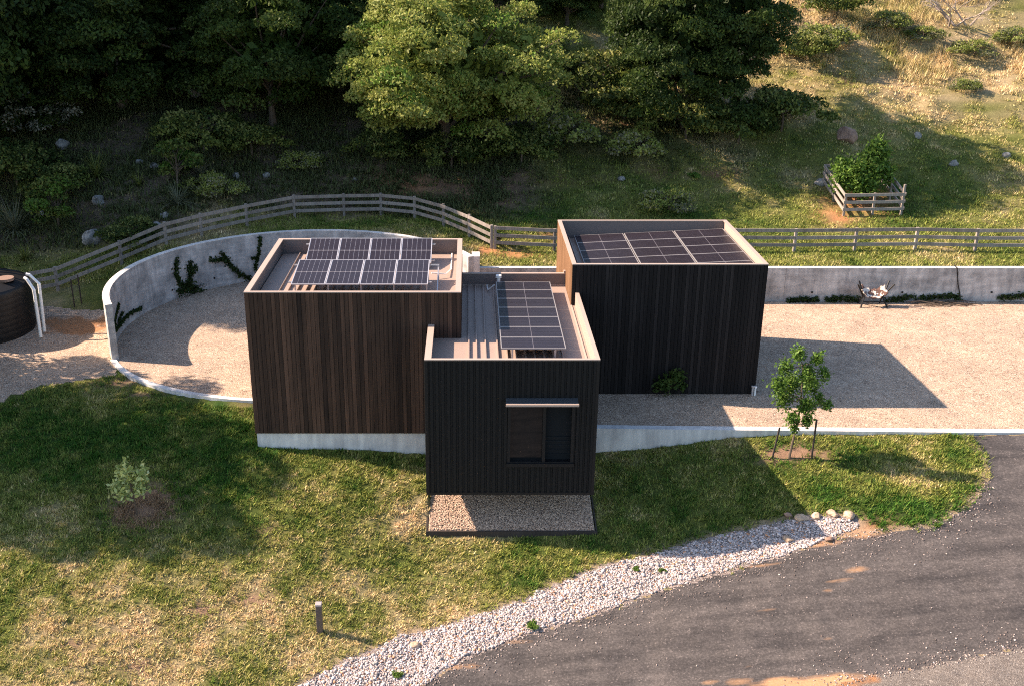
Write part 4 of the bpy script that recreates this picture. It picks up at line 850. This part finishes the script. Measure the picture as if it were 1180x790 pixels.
for (u, v, vt, du, lb) in ((890, 527, 491, 4, 'leaning dark stake left of the slender young tree'), (935, 529, 482, 0, 'upright dark stake right of the slender young tree')):
    b_ = hit(u, v); h_ = (v - vt) / pxm / .93; o = MB().box(-.022, .022, -.022, .022, -.2, h_).build('stake', M['steel'], off=(0, 0, 0)); o.location = b_; o.rotation_euler = (0, du / (v - vt), 0); tag(o, lb, 'stake', 'stakes beside the young tree')
p = hit(158, 592)
young_tree('shrub', 'pale leaved small shrub growing from a brown mulch patch on the left lawn', p, 1.2, [(0, 0, -.1), (-.03, 0, .5), (-.08, 0, .9), (-.05, 0, 1.3)],
           [(-.5, 0, .85, .22), (-.25, .1, 1.1, .24), (-.1, -.1, 1.45, .2), (.1, .1, 1.0, .24), (.3, 0, 1.25, .22), (-.2, -.2, .75, .2), (.25, -.15, .85, .18), (-.35, .1, 1.35, .18), (-.12, 0, 1.7, .1), (.35, 0, 1.5, .1), (.05, 0, 1.25, .2)], 700, .15, 'pale', .02, 'shrub')
p = at_z(770, 455, 0.)
young_tree('shrub', 'dark green shrub growing against the black timber wall', p, 1., [(0, 0, -.05), (.02, -.05, .3), (.0, -.1, .6)], [(-.3, -.1, .45, .22), (.05, -.15, .6, .26), (.3, -.1, .65, .26), (-.1, -.2, .35, .2), (.42, -.1, .38, .16), (-.45, -.1, .32, .14), (.15, -.1, .8, .14)], 430, .15, 'mid', .02, 'shrub')
pc = (c0[0] + wpen * .42, c0[1] + 1.5, Hs(c0[0] + wpen * .42, c0[1] + 1.5))
young_tree('young_tree', 'bushy bright green young tree inside the square rail pen', pc, 2., [(0, 0, -.1), (0, 0, .5), (.1, 0, 1.2), (.3, 0, 2.0)], [(-.75, .0, 1.35, .5), (-.3, -.4, 1.3, .55), (.15, .1, 1.6, .6), (.5, .2, 2.1, .5), (.75, .3, 2.5, .42), (.45, -.3, 1.2, .5), (-.1, -.55, .75, .5), (-.5, .3, 1.0, .5), (.8, .1, 1.6, .4), (1.0, .2, 2.2, .35), (.3, -.6, .8, .4), (-1.0, -.2, 1.0, .45), (1.15, -.1, 1.3, .45), (-.9, .3, 1.6, .4)], 6500, .19, 'fresh', .05)
c_, B_ = crown_mesh('tuft', .42, .35, .0, 14, 700, .14, 'fresh', 99, blobr=(.5, .7))
for u, v, s, lb in ((614, 722, .32, 'bright green weed growing out of the lower pebble strip'), (458, 778, .25, 'green weed among the pebbles near the bottom edge'), (733, 656, .2, 'tiny weed in the middle of the pebble strip'), (763, 658, .2, 'tiny dark weed right of the middle of the pebbles'), (800, 205, .6, 'small green plant on the dirt bank')):
    o = link('weed', c_); o.location = hit(u, v); o.scale = (s,) * 3; o.rotation_euler = (0, 0, u); tag(o, lb, 'weed', 'weeds among the stones')

# creepers on the walls
def on_arc(u, v, r=WR - .15):
    rr = ray(u, v); a = rr[0] ** 2 + rr[1] ** 2; b = -2 * (rr[0] * WC[0] + rr[1] * WC[1]); c = WC[0] ** 2 + WC[1] ** 2 - r * r
    t = (-b + math.sqrt(max(0., b * b - 4 * a * c))) / (2 * a); return rr * t + np.array([0, 0, CAMZ])
def creeper(label, lines, n, spread, fn, size=.12, pal='deep', group='creepers on the concrete walls'):
    C = []
    pts0 = None
    mb = MB()
    for ln, w_ in lines:
        P = np.array([fn(u, v) for u, v in ln]); pts0 = P[0] if pts0 is None else pts0
        seg = np.linalg.norm(np.diff(P, axis=0), axis=1); cum = np.r_[0, np.cumsum(seg)]; t = rng.uniform(0, cum[-1], int(n * cum[-1]))
        q_ = np.c_[[np.interp(t, cum, P[:, k]) for k in range(3)]].T; C.append(q_ + rng.normal(0, spread * w_, q_.shape) * np.array([1, 1, 1])); mb.tube([tuple(x) for x in P], .012, 5)
    C = np.concatenate(C); C[:, 2] = np.maximum(C[:, 2], .03)
    for i in range(len(C)):          # keep the leaves on the court side of the wall
        dd = np.hypot(C[i, 0] - WC[0], C[i, 1] - WC[1])
        if fn is on_arc and dd > WR - .13: s_ = (WR - .13 - rng.uniform(0, .06)) / dd; C[i, 0] = WC[0] + (C[i, 0] - WC[0]) * s_; C[i, 1] = WC[1] + (C[i, 1] - WC[1]) * s_
        if fn is not on_arc: C[i, 1] = min(C[i, 1], 40.97)
    root = thing('creeper', label, 'creeper', tuple(pts0), group); v, cc = leaf_arrays(C - pts0, size, palcol(pal, rng.normal(.35, .2, len(C))))
    link('foliage', npmesh('foliage', v, np.arange(len(v)), 4, {'tint': ('FACE', 'FLOAT_COLOR', cc)}, M['leaf']), root); mb.build('stem', M['bark'], root)
creeper('forked dark creeper shaped like a claw on the curved wall', [([(216, 332), (207, 326), (202, 315), (204, 298)], .8), ([(216, 332), (219, 322), (218, 308), (220, 300)], 1.), ([(219, 318), (226, 306)], .8), ([(204, 335), (232, 333)], 1.4), ([(212, 330), (222, 326)], 1.6)], 260, .08, on_arc)
creeper('slanting dark creeper rising leftward on the curved wall', [([(290, 322), (276, 316), (266, 306), (258, 299), (243, 300)], .9), ([(264, 302), (255, 291)], .7)], 240, .07, on_arc)
creeper('thin upright creeper beside the corner of the brown timber block', [([(294, 312), (296, 300), (299, 285), (300, 272)], .7), ([(297, 298), (290, 297)], .5)], 200, .06, on_arc)
creeper('sparse creeper low on the near end of the curved wall', [([(132, 383), (133, 368), (137, 350)], .4), ([(134, 380), (148, 362)], .5), ([(148, 362), (163, 355)], .8), ([(136, 372), (141, 360)], .5)], 150, .05, on_arc)
fy = lambda u, v: at_y(u, v, 40.94)
for pts, lb in ((((908, 347), (925, 345), (942, 345)), 'low creeper at the wall foot right of the black timber block'), (((952, 345), (975, 344), (990, 345)), 'low creeper at the wall foot left of the dark chair'), (((1022, 346), (1040, 344), (1053, 342)), 'low creeper at the wall foot right of the dark chair'), (((1058, 345), (1078, 342), (1098, 341), (1106, 344)), 'longest low creeper at the wall foot above the dry cane pile'), (((1152, 343), (1180, 341), (1200, 342)), 'low creeper at the wall foot by the right edge')):
    creeper(lb, [(pts, 1.2)], 300, .055, fy, .11)

# ------------------------------------------------------------------ water tank with pipes
TX, TY, TR = -19.0, 37.5, 2.0
tk = thing('water_tank', 'black round water tank with a ridged domed lid at the left edge', 'water tank', (TX, TY, 0))
prof = [(TR, 0)] 
for k in range(8): z = .12 + k * .21; prof += [(TR, z), (TR + .005, z + .03), (TR + .005, z + .17), (TR, z + .20)]
prof += [(TR, 1.86), (TR - .06, 1.92)]
def lathe(prof, n, cx, cy):
    mb = MB(); V = [(cx + r * math.cos(2 * math.pi * k / n), cy + r * math.sin(2 * math.pi * k / n), z) for r, z in prof for k in range(n)]
    mb.add(V, [(i * n + k, i * n + (k + 1) % n, (i + 1) * n + (k + 1) % n, (i + 1) * n + k) for i in range(len(prof) - 1) for k in range(n)]); return mb
lathe(prof, 48, TX, TY).build('body', M['black'], tk, smooth_=True)
lathe([(TR - .06, 1.92), (1.3, 2.14), (.5, 2.32), (.001, 2.36)], 48, TX, TY).build('lid', M['black'], tk, smooth_=True)
for k in range(16):
    a = 2 * math.pi * (k + .3) / 16; ca, sa = math.cos(a), math.sin(a); MB().tube([(TX + 1.88 * ca, TY + 1.88 * sa, 1.935), (TX + 1.3 * ca, TY + 1.3 * sa, 2.145), (TX + .5 * ca, TY + .5 * sa, 2.325)], .035, 6).build('ridge', M['black'], tk)
MB().tube([(TX + 1.35, TY - .2, 2.10), (TX + 1.35, TY - .2, 2.2)], .32, 20).build('hatch', flat('faded brown lid', (.20, .13, .10), .6), tk)
for lb, pts in (('white drainpipe bending down the tank side nearest the camera', [(28, 320, 37.0), (31, 322, 36.95), (39, 334, 36.85), (47, 387, 36.75)]), ('white drainpipe behind the other one on the tank side', [(30, 316, 37.6), (34, 317, 37.6), (45, 327, 37.5), (51, 379, 37.4)])):
    P = [at_y(u, v, yy) for u, v, yy in pts]; P[-1][2] = 0.
    o = MB().tube([tuple(q_) for q_ in P], .06, 12).build('drainpipe', M['white'], off=tuple(P[-1]), smooth_=False); tag(o, lb, 'pipe', 'white pipes on the water tank')
for (u, v0, v1, lb) in ((86, 323, 354, 'thin black picket left of the pair by the fence start'), (94, 318, 350, 'thin black picket right of the pair by the fence start')):
    b_ = hit(u, v1); h_ = (v1 - v0) / (1182 / (b_[1] * .9346 + (CAMZ - b_[2]) * .3556)) / .93; o = MB().box(-.02, .02, -.02, .02, -.2, h_).build('stake', M['steel'], off=(0, 0, 0)); o.location = b_; tag(o, lb, 'stake', 'pickets near the tank')

# ------------------------------------------------------------------ bollard, tap, chair, canes, hose
b_ = hit(369, 727); h_ = .86
bo = thing('bollard', 'short dark grey square bollard standing on the lower lawn', 'bollard', tuple(b_))
MB().box(-.075, .075, -.075, .075, -.2, h_ - .06).build('post', flat('dark grey coated steel', (.075, .06, .058), .5), bo, off=(0, 0, 0), bevel=.006)
MB().box(-.08, .08, -.08, .08, h_ - .058, h_).build('cap', flat('grey cap', (.30, .26, .26), .45), bo, off=(0, 0, 0), bevel=.006)
tp = at_z(868, 455.5, 0)
t_ = thing('garden_tap', 'small silver standpipe tap at the corner of the black timber block', 'tap', (tp[0], CY0 - .12, 0))
MB().tube([(tp[0] - .035, CY0 - .12, 0), (tp[0] - .035, CY0 - .12, .34)], .035, 8).build('pipe', M['alu'], t_)
MB().tube([(tp[0] + .05, CY0 - .12, 0), (tp[0] + .05, CY0 - .12, .30), (tp[0] + .05, CY0 - .2, .33)], .03, 8).build('pipe', M['white'], t_)
MB().box(tp[0] - .08, tp[0] + .08, CY0 - .15, CY0 - .09, .31, .35).build('bracket', M['alu'], t_)
# hide sling chair by the straight wall
cx_, cy_ = at_z(1004, 352, 0)[:2]; cy_ = 40.45
ch = thing('sling_chair', 'low black framed chair slung with white and brown hide by the back wall', 'chair', (cx_, cy_, 0))
for sx in (-1, 1):
    f = MB(); f.tube([(cx_ + sx * .55, cy_ - .25, 0), (cx_ + sx * .38, cy_ - .05, .38), (cx_ + sx * .62, cy_ + .12, 1.05)], .035, 7); f.build('frame', M['black'], ch)
    f = MB(); f.tube([(cx_ + sx * .45, cy_ + .35, 0), (cx_ + sx * .4, cy_ + .05, .40), (cx_ + sx * .75, cy_ - .15, .98)], .032, 7); f.build('frame', M['black'], ch)
MB().tube([(cx_ - .45, cy_ - .12, .22), (cx_ + .45, cy_ - .12, .22)], .03, 7).build('crossbar', M['black'], ch)
V = []; F = []; n_ = 13; m_ = 7
for j in range(m_):
    for i in range(n_):
        s = i / (n_ - 1) * 2 - 1; t = j / (m_ - 1); V.append((cx_ + s * .5, cy_ - .22 + .42 * t, .40 + .24 * s * s + .26 * t * t + .04 * math.sin(i * 2.1 + j)))
for j in range(m_ - 1):
    for i in range(n_ - 1): a = j * n_ + i; F.append((a, a + 1, a + 1 + n_, a + n_))
o = MB().add(V, F).build('sling', M['hide'], ch, smooth_=True); so = o.modifiers.new('thick', 'SOLIDIFY'); so.thickness = .03
# dry canes and the hanging hose
pc_ = at_z(1090, 351, 0)
can = thing('cane_pile', 'pile of thin dry brown canes lying on the gravel below the back wall', 'cane pile', (pc_[0], pc_[1], 0))
cm = MB()
for k in range(26):
    a = random.uniform(-.25, .25); l = random.uniform(.5, 1.5); x_ = pc_[0] + random.uniform(-1.1, .8); y_ = pc_[1] + random.uniform(-.25, .2); z_ = random.uniform(.01, .1)
    cm.tube([(x_ - l / 2 * math.cos(a), y_ - l / 2 * math.sin(a), z_), (x_, y_ + random.uniform(-.08, .08), z_ + .04), (x_ + l / 2 * math.cos(a), y_ + l / 2 * math.sin(a), z_)], .014, 5, random.random())
cm.build('canes', M['bark'], can)
hp = [tuple(at_y(u, v, 40.96)) for u, v in ((1103, 309), (1103.5, 318), (1104, 328), (1106, 338), (1106.5, 344))]; hp = [(hp[0][0], 41.25, 1.52)] + hp
o = MB().tube(hp, .022, 7).build('hose', M['black'], off=hp[-1]); tag(o, 'thin black hose hanging down the face of the straight back wall', 'hose')
# dead branches, top right
p = hit(1105, 32)
db = thing('dead_branches', 'bleached tangle of dead branches at the top right of the slope', 'dead branches', tuple(p)); mb = MB(); rs = random.Random(12)
def limb(s, d, l, r_, dep):
    e = s + d * l; m = (s + e) / 2 + Vector((rs.uniform(-1, 1), rs.uniform(-1, 1), rs.uniform(-.5, 1))) * l * .1; mb.tube([s, m, e], [r_, r_ * .75, r_ * .5], 5, rs.random())
    if dep:
        for _ in range(3): limb(m.lerp(e, rs.uniform(0, 1)), (d + Vector((rs.uniform(-.8, .8), rs.uniform(-.8, .8), rs.uniform(-.5, .7)))).normalized(), l * rs.uniform(.5, .75), r_ * .5, dep - 1)
for k in range(6): limb(Vector((rs.uniform(-1, 1), rs.uniform(-.5, .5), .1)), Vector((rs.uniform(-1, 1), rs.uniform(-.6, .3), rs.uniform(.3, 1))).normalized(), rs.uniform(1.1, 1.8), .07, 3)
mb.build('branches', M['deadwood'], db, off=(0, 0, 0))

# ------------------------------------------------------------------ light
SUN = Vector((.79, -.145, -.593)).normalized()
sl_ = bpy.data.lights.new('sun', 'SUN'); sl_.energy = 5.0; sl_.angle = R(.55); sl_.color = (1., .79, .62)
so_ = bpy.data.objects.new('sun', sl_); COL.objects.link(so_); so_.rotation_euler = SUN.to_track_quat('-Z', 'Y').to_euler(); so_.location = (-30, 20, 40)
wd = bpy.data.worlds.new('World'); scn.world = wd; wd.use_nodes = True; nt = wd.node_tree; bg = nt.nodes['Background']
sk = nt.nodes.new('ShaderNodeTexSky'); sk.sky_type = 'NISHITA'; sk.sun_disc = False; sk.sun_elevation = math.asin(-SUN.z); sk.sun_rotation = math.atan2(-SUN.x, -SUN.y); sk.dust_density = 1.
nt.links.new(sk.outputs[0], bg.inputs[0]); bg.inputs[1].default_value = .098
vs = scn.view_settings; vs.view_transform = 'Standard'; vs.look = 'None'; vs.exposure = 1.72; vs.gamma = 1; vs.use_curve_mapping = False
scn.render.engine = 'CYCLES'; scn.cycles.max_bounces = 6; scn.cycles.use_denoising = False; scn.cycles.filter_width = 1.1
